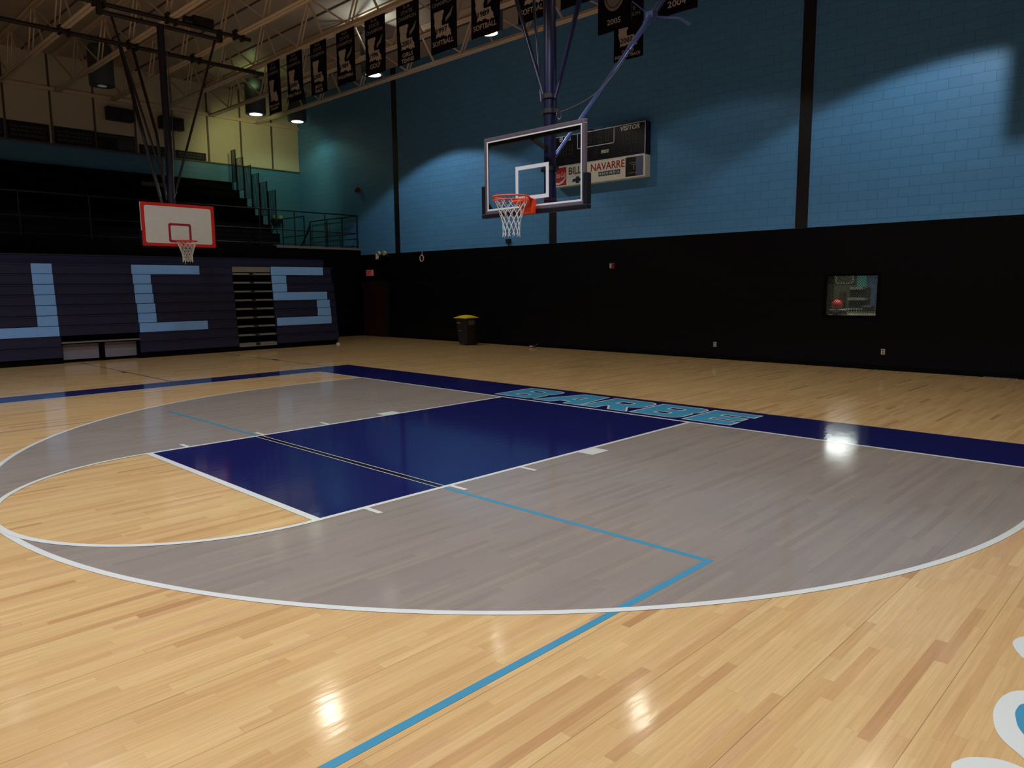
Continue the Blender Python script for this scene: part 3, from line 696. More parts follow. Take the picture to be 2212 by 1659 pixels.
obj('ceiling_pipe', MB().tube([(-2.2, PY, 8.36), (2.2, PY, 8.36)], .06, 10).tube([(-2.2, 4.0, 8.42), (2.2, 4.0, 8.42)], .06, 10), M_NAVY, t, smooth=True)

# ---- white side basket
t = thing('basketball_hoop', 'white rectangular backboard with red border hung in front of the bleachers', 'basketball hoop', (-12.35, -1.09, 8.4))
SX, SY = -12.0, -1.09; y0_, y1_ = SY-.90, SY+.90; z0_, z1_ = 2.93, 3.975
def rrect(y0, y1, z0, z1, rad, n=5):
    o = []
    for cy_, cz_, a0 in ((y1-rad, z1-rad, 0), (y0+rad, z1-rad, PI/2), (y0+rad, z0+rad, PI), (y1-rad, z0+rad, 1.5*PI)):
        for i in range(n+1): a = a0+PI/2*i/n; o.append((cy_+rad*math.cos(a), cz_+rad*math.sin(a)))
    return o
def yz(mb, pts, x, d=.003): return mb.poly(pts, (x, 0, 0), (0, 1, 0), (0, 0, 1), d)
def rring(outer, inner, x):
    q = MB(); N = len(outer); q.add([(x, *p) for p in outer]+[(x, *p) for p in inner], [(i, (i+1) % N, N+(i+1) % N, N+i) for i in range(N)])
    return q
bd = obj('backboard', yz(MB(), rrect(y0_, y1_, z0_, z1_, .02), SX, .04), M_BOARD, t, label='white board')
obj('border', rring(rrect(y0_, y1_, z0_, z1_, .02), rrect(y0_+.085, y1_-.085, z0_+.075, z1_-.075, .05), SX+.002), M_RED, t, label='red border')
obj('target_square', rring(rrect(SY-.27, SY+.29, 3.03, 3.50, .05), rrect(SY-.215, SY+.235, 3.085, 3.445, .03), SX+.003), mat('crimson', lin((170, 30, 60)), .5), t, label='red shooting square')
obj('padding', MB().box(SX-.06, SX+.01, y0_-.035, y0_-.002, z0_-.03, z0_+.36).box(SX-.06, SX+.01, y1_+.002, y1_+.035, z0_-.03, z0_+.36).box(SX-.06, SX+.01, y0_-.035, y1_+.035, z0_-.04, z0_-.002), M_PAD, t)
RXs = SX+.38
rim = obj('rim', MB().tube(circ(RXs, SY, 3.048, .2386), .013, 8, True), M_RED, t, smooth=True)
obj('rim_bracket', MB().box(SX+.003, SX+.09, SY-.08, SY+.08, 2.93, 3.04).box(SX+.05, RXs-.23, SY-.07, SY-.03, 3.0, 3.04).box(SX+.05, RXs-.23, SY+.03, SY+.07, 3.0, 3.04), M_RED, rim)
obj('net', net_mesh(RXs, SY, 3.03, length=.46, rad=.005).tube([(RXs, SY-.06, 2.58), (RXs, SY-.065, 2.48)], .006, 4), M_NET, t, label='white cord net')
px_ = -12.35
obj('pole', MB().tube([(px_, SY, 2.98), (px_, SY, 8.28)], .085, 18), M_PURPST, t, smooth=True)
obj('mounting_frame', MB().bar((px_, SY, 3.85), (SX-.04, SY, 3.85), .08, .06).bar((px_, SY, 3.1), (SX-.04, SY, 3.1), .08, .06).box(SX-.08, SX-.04, SY-.5, SY+.5, 3.82, 3.87), M_BLK, t)
obj('upper_pipe', MB().tube([(px_, -4.0, 8.44), (px_, 1.25, 8.44)], .05, 10), M_DARKST, t, smooth=True)
obj('lower_pipe', MB().tube([(px_, -2.45, 8.26), (px_, .40, 8.26)], .05, 10), M_DARKST, t, smooth=True)
obj('rear_pipe', MB().tube([(-15.0, -4.0, 8.42), (-15.0, 3.0, 8.42)], .055, 10), M_DARKST, t, smooth=True)
for y in (-2.45, -.8, .93):
    for dy in (-.1, .1):
        obj('beam_clamp', MB().box(px_-.1, px_+.1, y+dy-.03, y+dy+.03, 8.36, 8.60), M_DARKST, t)
        obj('beam_clamp', MB().box(-15.1, -14.9, y+dy-.03, y+dy+.03, 8.34, 8.56), M_DARKST, t)
for y in (-2.45, .40): obj('pipe_hanger', MB().box(px_-.07, px_+.07, y-.05, y+.05, 8.2, 8.5), M_DARKST, t)
obj('winch', MB().box(px_-.12, px_+.12, -.30, .22, 8.48, 8.68).tube([(px_, -.5, 8.56), (px_, -.3, 8.56)], .09, 12), M_BLK, t)
obj('brace', MB().tube([(px_, -2.2, 8.24), (px_, SY-.1, 4.3)], .030, 8), M_DARKST, t, smooth=True)
obj('brace', MB().tube([(px_, .28, 8.24), (px_, SY+.1, 4.3)], .030, 8), M_DARKST, t, smooth=True)
obj('rear_brace', MB().tube([(-15.0, -1.12, 8.36), (-13.4, -1.32, 6.0), (px_-.05, SY-.22, 4.0)], [.05, .05, .04], 8), M_DARKST, t, smooth=True)
obj('rear_brace', MB().tube([(-15.0, -.80, 8.36), (-13.4, -.95, 5.9), (px_-.05, SY-.10, 4.1)], [.04, .04, .03], 8), M_DARKST, t, smooth=True)
obj('cable', MB().tube([(px_+.09, SY+.09, 8.2), (px_+.10, SY+.10, 6.0), (px_+.12, SY+.02, 4.15)], .008, 5).tube([(px_+.12, SY+.02, 4.15), (px_+.12, SY+.09, 4.30)], .01, 5), M_ALU, t)

# ================================================================ SCOREBOARD
t = thing('scoreboard', 'unlit scoreboard with a white sponsor strip on the light blue wall', 'scoreboard', (-5.9, 8.19, 4.72))
SL, SR, SZ0, SZM, SZ1, FY = -7.49, -4.31, 4.73, 5.29, 6.13, 7.95
obj('cabinet', MB().box(SL, SR, FY, 8.19, SZM, SZ1), M_SCORE, t, bevel=.005)
sp_ = obj('sponsor_panel', MB().box(SL, SR, FY, 8.19, SZ0, SZM-.003), M_CREAMW, t)
yb = FY-.003
def line(mb, x0, z0, x1, z1, w_=.018): return mb.box(min(x0, x1)-w_/2, max(x0, x1)+w_/2, yb-.002, yb+.002, min(z0, z1)-w_/2, max(z0, z1)+w_/2)
q = MB(); line(q, SL+.01, SZM+.01, SL+.01, SZ1-.01); line(q, SR-.01, SZM+.01, SR-.01, SZ1-.01); line(q, SL+.01, SZ1-.01, SR-.01, SZ1-.01); line(q, SL+.01, SZM+.01, SR-.01, SZM+.01)
line(q, -6.58, 5.71, -5.32, 5.71); line(q, -6.58, 5.71, -6.58, SZ1-.01); line(q, -5.32, 5.71, -5.32, SZ1-.01)
obj('white_outline', q, M_WHITE, t)
obj('lettering', text('BUCS', (-7.03, yb, 6.045), AX, AZ, .42, .14, .003, .02), M_WHITE, t)
obj('lettering', text('VISITOR', (-4.80, yb, 6.03), AX, AZ, .62, .12, .003, .02, shear=.15), M_WHITE, t)
obj('lettering', text('PERIOD', (-5.62, yb, 5.52), AX, AZ, .27, .09, .003, .02, shear=.2), M_WHITE, t)
def seg8(x, z, w_, h, t_=.022):
    q = MB()
    q.box(x, x+w_, yb-.002, yb+.002, z, z+t_).box(x, x+w_, yb-.002, yb+.002, z+h-t_, z+h).box(x, x+w_, yb-.002, yb+.002, z+h/2-t_/2, z+h/2+t_/2)
    q.box(x, x+t_, yb-.003, yb+.002, z, z+h).box(x+w_-t_, x+w_, yb-.003, yb+.002, z, z+h)
    return q
for x, z, w_, h in ((-6.45, 5.78, .14, .27), (-6.24, 5.78, .14, .27), (-5.86, 5.78, .15, .27), (-5.62, 5.78, .15, .27), (-4.92, 5.60, .15, .28), (-4.70, 5.60, .15, .28), (-7.12, 5.58, .15, .28), (-6.90, 5.58, .15, .28), (-5.98, 5.44, .10, .17),
                    (-4.78, 5.36, .07, .11), (-4.66, 5.36, .07, .11), (-7.05, 5.36, .07, .11), (-6.93, 5.36, .07, .11)):
    obj('digit', seg8(x, z, w_, h, .028 if h > .2 else .015), M_DIGIT, t)
obj('digit', MB().box(-5.02, -4.99, yb-.002, yb+.002, 5.6, 5.88).box(-7.22, -7.19, yb-.002, yb+.002, 5.58, 5.86), M_DIGIT, t)
obj('colon', MB().box(-6.02, -5.98, yb-.002, yb+.002, 5.84, 5.87).box(-6.02, -5.98, yb-.002, yb+.002, 5.95, 5.98), M_DIGIT, t)
obj('red_advert', MB().box(SL+.025, -6.99, yb-.002, yb+.002, SZ0+.03, SZM-.03), M_COKE, sp_)
obj('white_script', text('Coca-Cola', (-7.22, yb-.003, 5.06), AX, AZ, .42, .15, .003, .0, shear=.35), M_WHITE, sp_)
obj('white_wave', MB().poly([(-7.44, 4.86), (-7.25, 4.84), (-7.10, 4.90), (-7.02, 4.99), (-7.02, 4.94), (-7.12, 4.83), (-7.28, 4.78), (-7.44, 4.80)], (0, yb-.005, 0), AX, AZ, .003), M_WHITE, sp_)
obj('lettering', text('BILLY', (-6.59, yb, 5.13), AX, AZ, .62, .20, .003, .01), M_DKRED, sp_)
obj('lettering', text('NAVARRE', (-5.53, yb, 5.13), AX, AZ, 1.14, .20, .003, .01), M_MAROON, sp_)
obj('blue_cross_mark', MB().poly([(-6.78, 4.82), (-6.74, 4.90), (-6.64, 4.90), (-6.64, 4.95), (-6.52, 4.95), (-6.52, 4.90), (-6.38, 4.90), (-6.42, 4.82), (-6.52, 4.82), (-6.52, 4.77), (-6.64, 4.77), (-6.64, 4.82)], (0, yb, 0), AX, AZ, .003), M_SPBLUE, sp_)
for i, ch in enumerate('HHONDA'):
    x = -5.84+i*.124
    b_ = obj('letter_tile', MB().box(x, x+.112, yb-.002, yb+.002, 4.87, 4.99), M_SPBLUE, sp_)
    obj('tile_letter', text(ch, (x+.056, yb-.003, 4.93), AX, AZ, .07, .075, .003, .02), M_CREAMW, sp_)
obj('dark_advert', MB().box(-4.93, -4.60, yb-.002, yb+.002, 4.76, 5.26), M_BLK, sp_)
obj('slate_advert', MB().box(-4.60, -4.37, yb-.002, yb+.002, 4.76, 5.26), M_SLATE, sp_)
obj('white_device', MB().box(-4.81, -4.52, yb-.005, yb-.002, 5.10, 5.12).box(-4.76, -4.54, yb-.005, yb-.002, 5.05, 5.065).box(-4.68, -4.655, yb-.005, yb-.002, 4.93, 5.06).box(-4.82, -4.55, yb-.005, yb-.002, 4.84, 4.855), M_CLOTHG, sp_)
obj('top_bracket', MB().box(-6.25, -6.15, 8.0, 8.18, SZ1, SZ1+.07).tube([(-6.4+.12*math.cos(a), 8.05, SZ1+.12*math.sin(a)) for a in [PI*k/10 for k in range(11)]], .01, 5), M_BLK, t)

# ================================================================ LOWER BLEACHERS (closed)
FX = lambda z: -14.36-.105*z
t = thing('closed_bleachers', 'closed dark navy bleachers with big light blue letters across their front', 'bleachers', (-16, -3, 0))
PITCH_ = .2645; TOPS = [2.55-i*PITCH_ for i in range(10)]
TOPS.insert(0, 2.815)
YL, YG0, YG1, YR = -12.0, 1.44, 2.70, 4.93
letters = {1: [(-3.76, -3.30), (-5.25, -4.79), (-1.40, .46), (2.70, 4.56)], 2: [(-3.76, -3.30), (-5.25, -4.79), (-1.39, -.92), (2.70, 3.20)], 3: [(-3.76, -3.30), (-5.25, -4.79), (-1.38, -.91), (2.70, 3.20)],
           4: [(-3.76, -3.30), (-5.25, -4.79), (-1.38, -.90), (2.70, 4.63)], 5: [(-3.76, -3.30), (-5.25, -4.79), (-1.36, -.88), (4.22, 4.70)], 6: [(-3.76, -3.30), (-5.25, -4.79), (-1.36, -.88), (4.22, 4.71)],
           7: [(-5.25, -3.30), (-1.35, .54), (2.74, 4.71)]}
RG = (-3.28, -1.38)
for i, zt in enumerate(TOPS[:-1]):
    zb_ = TOPS[i+1]+.012
    if i == len(TOPS)-2: zb_ = .16
    xf = FX((zt+zb_)/2) if i else -15.15
    segs = [(YL, YG0), (YG1, YR)]
    if i >= 8: segs = [(YL, RG[0]), (RG[1], YG0), (YG1, YR)]
    yr_ = YR if i else 4.93
    if i == 0: segs = [(YL, 4.93)]
    q = MB()
    for a, b in segs: q.box(xf-.03, xf, a, b, zb_, zt-.03).box(xf-.30, xf+.012, a, b, zt-.03, zt)
    rw = obj('bench_row', q, M_BENCH, t)
    for a, b in letters.get(i, []):
        n_ = max(1, round((b-a)/.48)); q = MB()
        for k in range(n_):
            q.box(xf-.02, xf+.014, a+(b-a)*k/n_+.001, a+(b-a)*(k+1)/n_-.001, zb_, zt-.002)
        obj('letter_block', q, M_LETTER, rw, label='light blue part of a large letter')
# kick space, ends, recesses
q = MB().box(-17.4, -14.45, YL, RG[0], 0, .155).box(-17.4, -14.45, RG[1], YG0, 0, .155).box(-17.4, -14.45, YG1, YR, 0, .155)
q.box(-17.4, -15.2, YL, YR-.04, .155, 2.78).box(-15.2, FX(1)-.10, YR-.06, YR-.02, .1, 2.5)
obj('understructure', q, M_DARK, t)
q = MB().box(-15.2, -15.1, YG0, YG1, 0, 2.5)
obj('aisle_back', q, M_DARK, t)
for i in range(1, 10):
    zt = TOPS[i]-.005 if i < 9 else TOPS[i]
    z_ = TOPS[i+1]+.0 if i+1 < len(TOPS) else .17
    xf = FX(z_)-.02
    if i == 1: obj('aisle_step', MB().box(xf-.30, xf, YG0+.02, YG1-.02, zt-.17, zt-.01), M_STEPG, t, label='worn grey panel')
    obj('aisle_step', MB().box(xf-.35, xf, YG0+.02, YG0+.55, z_+.01, z_+.06).box(xf-.35, xf, YG0+.68, YG1-.02, z_+.01, z_+.06), M_STEPG, t, label='grey edged step of the aisle')
    obj('step_hinge', MB().box(xf-.04, xf+.01, YG0+.55, YG0+.68, z_-.01, z_+.05), M_BLK, t)
obj('aisle_step', MB().box(-14.9, -14.40, YG0+.02, YG1-.02, .12, .19), M_STEPG, t, label='grey edged lowest step')
obj('recess_ledge', MB().box(-14.95, FX(.6)+.02, RG[0], RG[1], .515, .545), M_STEPG, t, label='grey lip over the two pale boards')
obj('pale_panel', MB().box(-14.62, -14.60, -3.22, -2.37, .08, .475), M_PALE, t, label='pale grey board in the low recess')
obj('pale_panel', MB().box(-14.62, -14.60, -2.22, -1.42, .08, .475), M_PALE, t, label='pale grey board in the low recess')
obj('recess_post', MB().box(-14.64, -14.58, -2.36, -2.23, 0, .515).box(-14.9, -14.5, RG[0], RG[0]+.04, 0, .66).box(-14.9, -14.5, RG[1]-.03, RG[1], 0, .66).box(-15.2, -15.0, RG[0], RG[1], 0, .9), M_DARK, t)
obj('corner_foot', MB().box(-14.42, -14.34, 4.84, 4.92, .0, .05), M_WHITE, t, label='small white foot at the corner')

# ================================================================ UPPER STANDS
t = thing('upper_stands', 'fixed dark stepped stands rising to the cream side wall', 'stands', (-20, -3, 0))
PFX, PZ = -17.65, 3.40
obj('platform', MB().box(X0+.01, PFX, -14, 8.18, 3.02, PZ), M_DARK, t)
obj('platform_front', MB().box(PFX-.12, PFX-.02, -14, 6.2, 0, 3.02), M_DARK, t)
obj('walkway_edge', MB().box(PFX-.02, PFX+.012, 4.6, 8.18, 3.33, 3.41), M_STEPG, t, label='grey worn edge of the walkway')
for i in range(7):
    x1_ = -18.10-.59*i; z1 = 3.85+.365*i
    xb_ = -22.0
    obj('bench_row', MB().box(xb_+.01, x1_, -14, 5.0 if i > 0 else 5.0, z1-.365, z1-.03).box(x1_-.32, x1_+.03, -14, 5.0, z1-.03, z1), M_DARK if i > 1 else mat('stand_navy', lin((15, 14, 22)), .6, spec=.1), t)
obj('low_step', MB().box(-18.6, -17.9, -14, 4.6, 3.4, 3.62), MATS['stand_navy'], t)
tag(obj('seat_board', MB().box(-20.46, -20.42, 1.16, 2.22, 5.46, 5.60), mat('dull_board', lin((80, 82, 90)), .7), None, loc=(-20.44, 1.7, 5.46)), 'dull grey board lying on the upper stands above the side backboard', 'board')

# guard panels at the end of each row
for i in range(6):
    x1_ = -18.40-.59*i; z1 = 4.22+.365*i; y = 5.06; w_ = .53
    g_ = thing('guard_panel', ['lowest dark barred guard panel at the end of the upper stands', 'second lowest dark barred guard panel at the end of the upper stands', 'third lowest dark barred guard panel at the end of the upper stands',
                'third highest dark barred guard panel at the end of the upper stands', 'second highest dark barred guard panel at the end of the upper stands', 'highest and narrowest looking barred guard panel, by the cream wall'][i], 'guard rail', (x1_, y, z1-.3), 'barred guard panels at the row ends')
    if i == 5: w_ = .33
    obj('frame', MB().tube([(x1_, y, z1-.36), (x1_, y, z1+1.22), (x1_-w_, y, z1+1.22), (x1_-w_, y, z1-.30)], .022, 8), M_RAIL, g_)
    q = MB()
    for k in range(1, 6): q.tube([(x1_-w_*k/6, y, z1-.0), (x1_-w_*k/6, y, z1+1.22)], .011, 5)
    q.tube([(x1_, y, z1), (x1_-w_, y, z1)], .01, 5)
    obj('bars', q, M_RAIL, g_)
def rail(name, label, loc, pts, extra=()):
    g_ = thing(name, label, 'railing', loc)
    for n_, p, r_ in pts: obj(n_, MB().tube(p, r_, 8), M_RAIL, g_, smooth=True)
    return g_
zt, zm, zl_ = 4.65, 3.97, 3.48
pts = [('top_rail', [(PFX, -14, zt), (PFX, 8.06, zt)], .024), ('middle_rail', [(PFX, -14, zm), (PFX, 8.06, zm)], .018), ('lower_rail', [(PFX, -14, zl_), (PFX, 8.06, zl_)], .015)]
for y in (8.06, 6.63, 5.36, 4.0, 2.2, .4, -1.4, -3.2, -5.0, -6.8, -8.6, -10.4): pts.append(('post', [(PFX, y, PZ), (PFX, y, zt)], .024 if y > 3 else .02))
rail('platform_railing', 'long dark railing along the front edge of the upper walkway', (PFX, -3, PZ), pts)
pts = [('top_rail', [(PFX, 8.06, zt), (-21.1, 8.06, zt)], .024), ('middle_rail', [(PFX, 8.06, zm), (-21.1, 8.06, zm)], .018), ('lower_rail', [(PFX, 8.06, zl_), (-21.1, 8.06, zl_)], .015)]
for x in (-18.7, -19.8, -21.1): pts.append(('post', [(x, 8.06, PZ), (x, 8.06, zt)], .024))
pts.append(('stair_rail', [(-21.1, 8.06, 4.35), (-21.9, 7.9, 3.45)], .022))
rail('end_railing', 'dark railing running back along the light blue end wall', (-19.4, 8.06, PZ), pts)
pts = [('top_rail', [(-21.7, 6.6, zt), (-19.1, 6.6, zt), (-19.1, 6.6, PZ)], .022), ('middle_rail', [(-20.8, 6.6, zm-.05), (-19.1, 6.6, zm-.05)], .016), ('post', [(-20.75, 6.6, PZ), (-20.75, 6.6, zt)], .022), ('stair_rail', [(-21.1, 6.6, zt-.03), (-21.75, 6.6, 4.1)], .022),
       ('stair_rail', [(-18.62, 6.6, 4.35), (-19.4, 6.6, 3.42)], .022)]
rail('stair_railing', 'short dark railing between the upper stands and the corner stairs', (-20, 6.6, PZ), pts)
g_ = thing('barred_gate', 'low dark barred panel behind the walkway railing', 'railing', (-18.6, 7.2, PZ))
q = MB()
for k in range(9): q.tube([(-19.1+.11*k, 7.6, PZ), (-19.1+.11*k, 7.6, PZ+.58)], .008, 5)
obj('bars', q, M_RAIL, g_); obj('frame', MB().tube([(-19.15, 7.6, PZ), (-19.15, 7.6, PZ+.6), (-18.15, 7.6, PZ+.6), (-18.15, 7.6, PZ)], .015, 6), M_RAIL, g_)

# ---- dark return under the walkway and the exit door
struct('wall_side', MB().box(-17.72, PFX-.02, 6.2, YW, 0, 3.02), M_DARK)
dr = struct('door_1', MB().box(-17.50, -16.02, YW-.05, YW, 0.01, 2.12), M_DOOR)
obj('door_frame', MB().box(-17.56, -17.50, YW-.07, YW, 0, 2.18).box(-16.02, -15.96, YW-.07, YW, 0, 2.18).box(-17.56, -15.96, YW-.07, YW, 2.12, 2.18).box(-16.775, -16.745, YW-.06, YW, 0, 2.12), M_BLK, dr)
obj('door_handle', MB().tube([(-16.6+.10*math.cos(a), YW-.09, 1.0+.10*math.sin(a)) for a in [2*PI*k/16 for k in range(16)]], .012, 6, True), M_DARKST, dr)
obj('closer', MB().box(-17.3, -17.0, YW-.10, YW-.05, 2.02, 2.08).box(-16.5, -16.2, YW-.10, YW-.05, 2.02, 2.08), M_DARKST, dr)

# ================================================================ SMALL FITTINGS
t = thing('exit_sign', 'small lit red and white EXIT sign above the dark double door', 'exit sign', (-17.06, 8.18, 2.44))
obj('housing', MB().box(-17.25, -16.87, 8.12, 8.199, 2.33, 2.56), M_EXIT, t)
obj('lettering', text('EXIT', (-17.06, 8.117, 2.445), AX, AZ, .30, .15, .003, .03), M_EXITR, t)
t = thing('emergency_light', 'pale twin-headed emergency light at the top of the dark wall band', 'emergency light', (-16.05, 8.19, 3.1))
obj('housing', MB().box(-16.28, -15.85, 8.10, 8.199, 3.02, 3.14), M_DARKST, t)
obj('lamp_head', MB().tube([(-16.25, 8.08, 3.17), (-16.27, 8.0, 3.15)], [.08, .09], 12), M_EMG, t); obj('lamp_head', MB().tube([(-15.92, 8.08, 3.17), (-15.92, 8.0, 3.15)], [.08, .09], 12), M_EMG, t)
t = thing('emergency_light', 'pale emergency light on the side wall behind the stair railing', 'emergency light', (-21.95, 6.99, 4.86))
obj('housing', MB().box(-21.99, -21.86, 6.78, 7.2, 4.60, 4.76), M_DARKST, t)
obj('lamp_head', MB().tube([(-21.85, 6.85, 4.84), (-21.78, 6.85, 4.83)], [.07, .08], 12), M_EMG, t); obj('lamp_head', MB().tube([(-21.85, 7.12, 4.84), (-21.78, 7.12, 4.83)], [.07, .08], 12), M_EMG, t)
tag(obj('wall_card', MB().box(-16.66, -16.50, 8.17, 8.199, 2.95, 3.17), M_CREAMW, None, loc=(-16.6, 8.19, 3.0)), 'small white card beside the emergency light over the door', 'card')
t = thing('alarm_bell', 'round dark red alarm bell high on the light blue end wall', 'alarm bell', (-17.66, 8.19, 5.65))
obj('gong', MB().tube([(-17.66, 8.12, 5.65), (-17.66, 8.08, 5.65), (-17.66, 8.05, 5.65)], [.12, .11, .05], 20), M_ALARM, t, smooth=True)
obj('back_box', MB().box(-17.72, -17.60, 8.12, 8.199, 5.59, 5.71), M_ALARM, t)
t = thing('fire_alarm', 'small red fire alarm on the dark lower wall', 'fire alarm', (-5.5, 8.19, 2.42))
obj('body', MB().box(-5.58, -5.43, 8.14, 8.199, 2.34, 2.50), M_ALARM, t, bevel=.01); obj('strobe', MB().box(-5.56, -5.50, 8.12, 8.14, 2.36, 2.48), M_PLATE, t)
t = thing('sensor_box', 'small dark box with a cable stub on the wall under the net', 'box', (-9.54, 8.19, 3.25))
obj('body', MB().box(-9.63, -9.46, 8.12, 8.199, 3.22, 3.36), M_DARKST, t); obj('cable', MB().tube([(-9.55, 8.16, 3.22), (-9.53, 8.16, 3.15)], .012, 6), M_DARKST, t)
t = thing('rope_ring', 'white ring hanging on a short cord on the dark wall', 'ring', (-13.87, 8.15, 2.93))
obj('ring', MB().tube([(-13.87+.10*math.cos(a), 8.16, 2.90+.11*math.sin(a)) for a in [2*PI*k/20 for k in range(20)]], .022, 7, True), M_CLOTHW, t, smooth=True); obj('cord', MB().tube([(-13.87, 8.17, 3.0), (-13.87, 8.19, 3.14)], .014, 5), M_CLOTHW, t)
for x, z, l in ((-2.29, .37, 'small white socket plate low on the dark wall, further from the window'), (1.71, .40, 'small grey socket plate low on the dark wall beneath the window')):
    t = thing('wall_socket', l, 'socket', (x, 8.19, z), 'socket plates')
    obj('plate', MB().box(x-.04, x+.04, 8.186, 8.199, z-.06, z+.06), M_PLATE, t); obj('slot', MB().box(x-.012, x+.012, 8.182, 8.187, z+.012, z+.04).box(x-.012, x+.012, 8.182, 8.187, z-.04, z-.012), M_BLK, t)

def round_speaker(y, z, l, w_=.86, h=.44):
    t = thing('loudspeaker', l, 'loudspeaker', (X0+.2, y, z))
    obj('cabinet', MB().box(X0+.06, X0+.32, y-w_/2, y+w_/2, z-h/2, z+h/2), M_BLK, t, bevel=.015)
    for s_ in (-1, 1): obj('cone', MB().tube([(X0+.32, y+s_*w_*.24, z), (X0+.345, y+s_*w_*.24, z), (X0+.35, y+s_*w_*.24, z)], [h*.42, h*.42, h*.3], 20), M_DARKST, t, smooth=True)
round_speaker(1.07, 8.02, 'black twin-cone speaker on the cream wall, further from the pole')
round_speaker(2.86, 7.98, 'black twin-cone speaker on the cream wall behind the side basket pole')

M_SPON = mat('dark_sponsor_cloth', lin((26, 26, 38)), .8); M_SPLT = mat('sponsor_print', lin((74, 74, 84)), .8)
for y0s, y1s, z0s, z1s, l, kind in ((-2.34, -1.13, 6.80, 7.38, 'dark sponsor banner with two pale lines of print, furthest from the corner', 0), (-3.7, -2.42, 6.80, 7.40, 'dark sponsor banner cut off at the edge of the view', 0),
     (-.99, .26, 6.80, 7.37, 'dark sponsor banner with close lettering, second of the high banners', 1), (.33, 1.58, 6.80, 7.35, 'sponsor banner half dark and half pale on the cream wall', 2),
     (1.72, 2.90, 6.80, 7.12, 'low dark sponsor strip behind the side basket pole', 0), (3.02, 4.17, 6.80, 7.08, 'low dark sponsor strip nearest the lit corner', 0)):
    t = thing('sponsor_banner', l, 'banner', (X0+.04, (y0s+y1s)/2, z0s), 'sponsor banners on the cream wall')
    obj('cloth', MB().box(X0+.035, X0+.045, y0s, y1s, z0s, z1s), M_SPON, t)
    h = z1s-z0s; q = MB()
    random.seed(int(y0s*100))
    for rowz in ((.72, .50, .25) if h > .4 else (.68, .3)):
        yy = y0s+.1
        while yy < y1s-.12:
            wd = random.uniform(.04, .14); q.box(X0+.046, X0+.049, yy, min(yy+wd, y1s-.08), z0s+h*rowz-.035, z0s+h*rowz+.035); yy += wd+.03
    if kind == 2:
        q = MB().box(X0+.046, X0+.049, y0s+.66, y1s-.03, z0s+.04, z1s-.16); obj('pale_print', MB().box(X0+.046, X0+.049, y0s+.04, y1s-.04, z1s-.12, z1s-.05), M_SPLT, t)
    obj('print', q, M_SPLT, t)

# ---- wheeled bin
bx, by = -10.74, 7.40
t = thing('wheeled_bin', 'black wheeled bin with a bright yellow lid against the dark wall', 'bin', (bx, by, 0))
def taper(q, z0, z1, w0, d0, w1, d1, cx=bx, cy=by):
    return q.add([(cx-w0/2, cy-d0/2, z0), (cx+w0/2, cy-d0/2, z0), (cx+w0/2, cy+d0/2, z0), (cx-w0/2, cy+d0/2, z0), (cx-w1/2, cy-d1/2, z1), (cx+w1/2, cy-d1/2, z1), (cx+w1/2, cy+d1/2, z1), (cx-w1/2, cy+d1/2, z1)],
          [(0, 3, 2, 1), (4, 5, 6, 7), (0, 1, 5, 4), (1, 2, 6, 5), (2, 3, 7, 6), (3, 0, 4, 7)])
ob = obj('body', taper(MB(), .03, .88, .38, .38, .49, .49), M_BIN, t, bevel=.04)
obj('rim', taper(MB(), .84, .89, .50, .50, .53, .53), M_BIN, t, bevel=.01)
lid = MB(); n = 10
for j in range(n+1):
    for i in range(n+1):
        a, b = i/n*2-1, j/n*2-1; lid.v.append((bx+a*.29, by+b*.29, .89+.085*(1-a*a)**.7*(1-b*b)**.7))
for j in range(n):
    for i in range(n): k = j*(n+1)+i; lid.f.append((k, k+1, k+n+2, k+n+1))
lo_ = obj('lid', lid, M_YEL, t, smooth=True, label='yellow domed lid'); sm = lo_.modifiers.new('solid', 'SOLIDIFY'); sm.thickness = .025
obj('front_label', MB().box(bx-.17, bx-.05, by-.252, by-.225, .70, .745), M_STEPG, t); obj('side_label', MB().box(bx+.225, bx+.248, by-.14, by+.12, .66, .80), mat('olive_label', lin((86, 84, 50)), .6), t)
obj('grip', MB().box(bx-.15, bx+.0, by-.232, by-.20, .46, .48), M_STEPG, t)
for s_ in (-1, 1): obj('wheel', MB().tube([(bx+s_*.18, by+.2, .09), (bx+s_*.24, by+.2, .09)], .09, 18), M_BLK, t, smooth=True)

# ---- crumpled bits along the wall foot
def crumple(name, x, y, s_, m, label, cat, seed):
    bm = bmesh.new(); bmesh.ops.create_icosphere(bm, subdivisions=2, radius=s_); rr = random.Random(seed)
    for v in bm.verts: v.co *= rr.uniform(.55, 1.15); v.co.z *= .6
    mz = min(v.co.z for v in bm.verts)
    for v in bm.verts: v.co += Vector((x, y, -mz))
    me = bpy.data.meshes.new(name); bm.to_mesh(me); bm.free()
    return me
t = thing('crumpled_wrapper', 'small crumpled wrapper on the floor between the bin and the scoreboard', 'litter', (-8.2, 7.8, 0))
obj('foil', crumple('foil', -8.28, 7.82, .07, M_STEPG, '', '', 3), M_CLOTHG, t); obj('paper', crumple('paper', -8.14, 7.80, .05, M_STEPG, '', '', 5), mat('paper_red', lin((110, 50, 44)), .6), t)
obj('flap', MB().bar((-8.2, 7.84, .05), (-8.04, 7.86, .13), .05, .004), M_CLOTHG, t)
tag(obj('foil_strip', MB().box(3.62, 4.2, 8.12, 8.19, 0, .018), mat('silver_foil', lin((150, 156, 160)), .25, metal=.8), None, loc=(3.9, 8.15, 0)), 'silver strip on the floor at the foot of the dark wall near the window', 'foil strip')

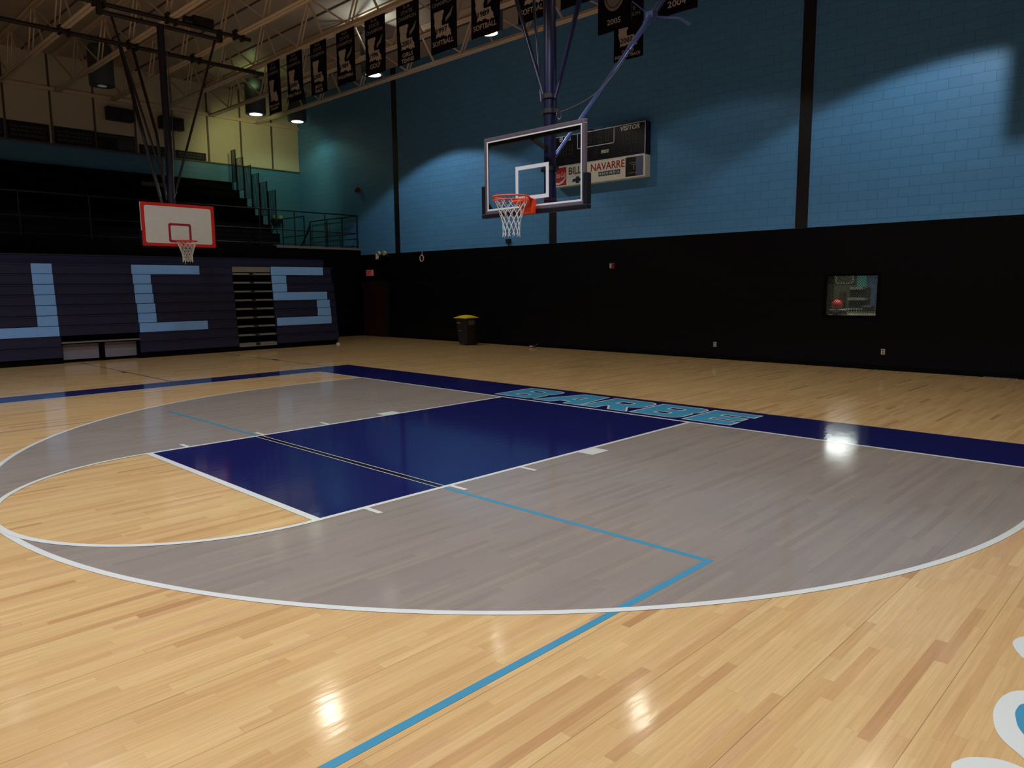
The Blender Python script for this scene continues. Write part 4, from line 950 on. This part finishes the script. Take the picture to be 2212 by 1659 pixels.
# ---- things seen through the window
q = bmesh.new(); bmesh.ops.create_uvsphere(q, u_segments=24, v_segments=16, radius=.12)
for v in q.verts: v.co += Vector((.32, 9.2, 1.38))
me = bpy.data.meshes.new('ball'); q.to_mesh(me); q.free()
bo = obj('red_ball', me, mat('ball_red', lin((196, 44, 40)), .5), None, smooth=True, loc=(.32, 9.2, 1.26)); tag(bo, 'red ball on a shelf seen through the small window', 'ball')
t = thing('equipment_shelf', 'low shelf with pale lids behind the small window', 'shelf', (.2, 9.2, 0))
obj('shelf_top', MB().box(-.3, .5, 9.0, 9.42, 1.235, 1.26), M_STEPG, t); obj('leg', MB().box(-.28, -.24, 9.02, 9.4, 0, 1.235), M_DARKST, t); obj('leg', MB().box(.44, .48, 9.02, 9.4, 0, 1.235), M_DARKST, t)
obj('bin_front', MB().box(-.1, .42, 9.02, 9.05, 1.0, 1.2), M_DARKST, t)
t = thing('rack', 'tall dark red rack behind the red ball', 'rack', (-1.6, 15, 0))
obj('upright', MB().box(-1.74, -1.58, 14.9, 15.1, 0, 1.62), mat('rack_red', lin((90, 40, 40)), .6), t); obj('upright', MB().box(-2.06, -1.98, 14.9, 15.1, 0, 4.2), M_DARKST, t)
for k in range(4): obj('shelf', MB().box(-1.5+.05*(k%2), -1.0-.1*(k%2), 15.0, 15.3, .7+.33*k, .78+.33*k), M_PLATE, t)
obj('back_panel', MB().box(-1.56, -.95, 15.3, 15.34, 0, 1.75), M_DARKST, t)
t = thing('scoring_table', 'pale table with a dark top edge behind the small window', 'table', (.7, 9.9, 0))
obj('front_panel', MB().box(.17, 1.3, 9.8, 9.83, .9, 1.22), mat('pale_table', lin((225, 218, 170)), .5), t, label='pale yellowish front')
obj('tabletop', MB().box(.15, 1.32, 9.78, 10.3, 1.22, 1.25), M_BLK, t); obj('bag', MB().box(.62, .85, 9.95, 10.2, 1.25, 1.34), M_DARKST, t, bevel=.03)
obj('leg', MB().box(.17, .21, 9.84, 9.88, 0, 1.22), M_DARKST, t); obj('leg', MB().box(1.26, 1.30, 9.84, 9.88, 0, 1.22), M_DARKST, t)
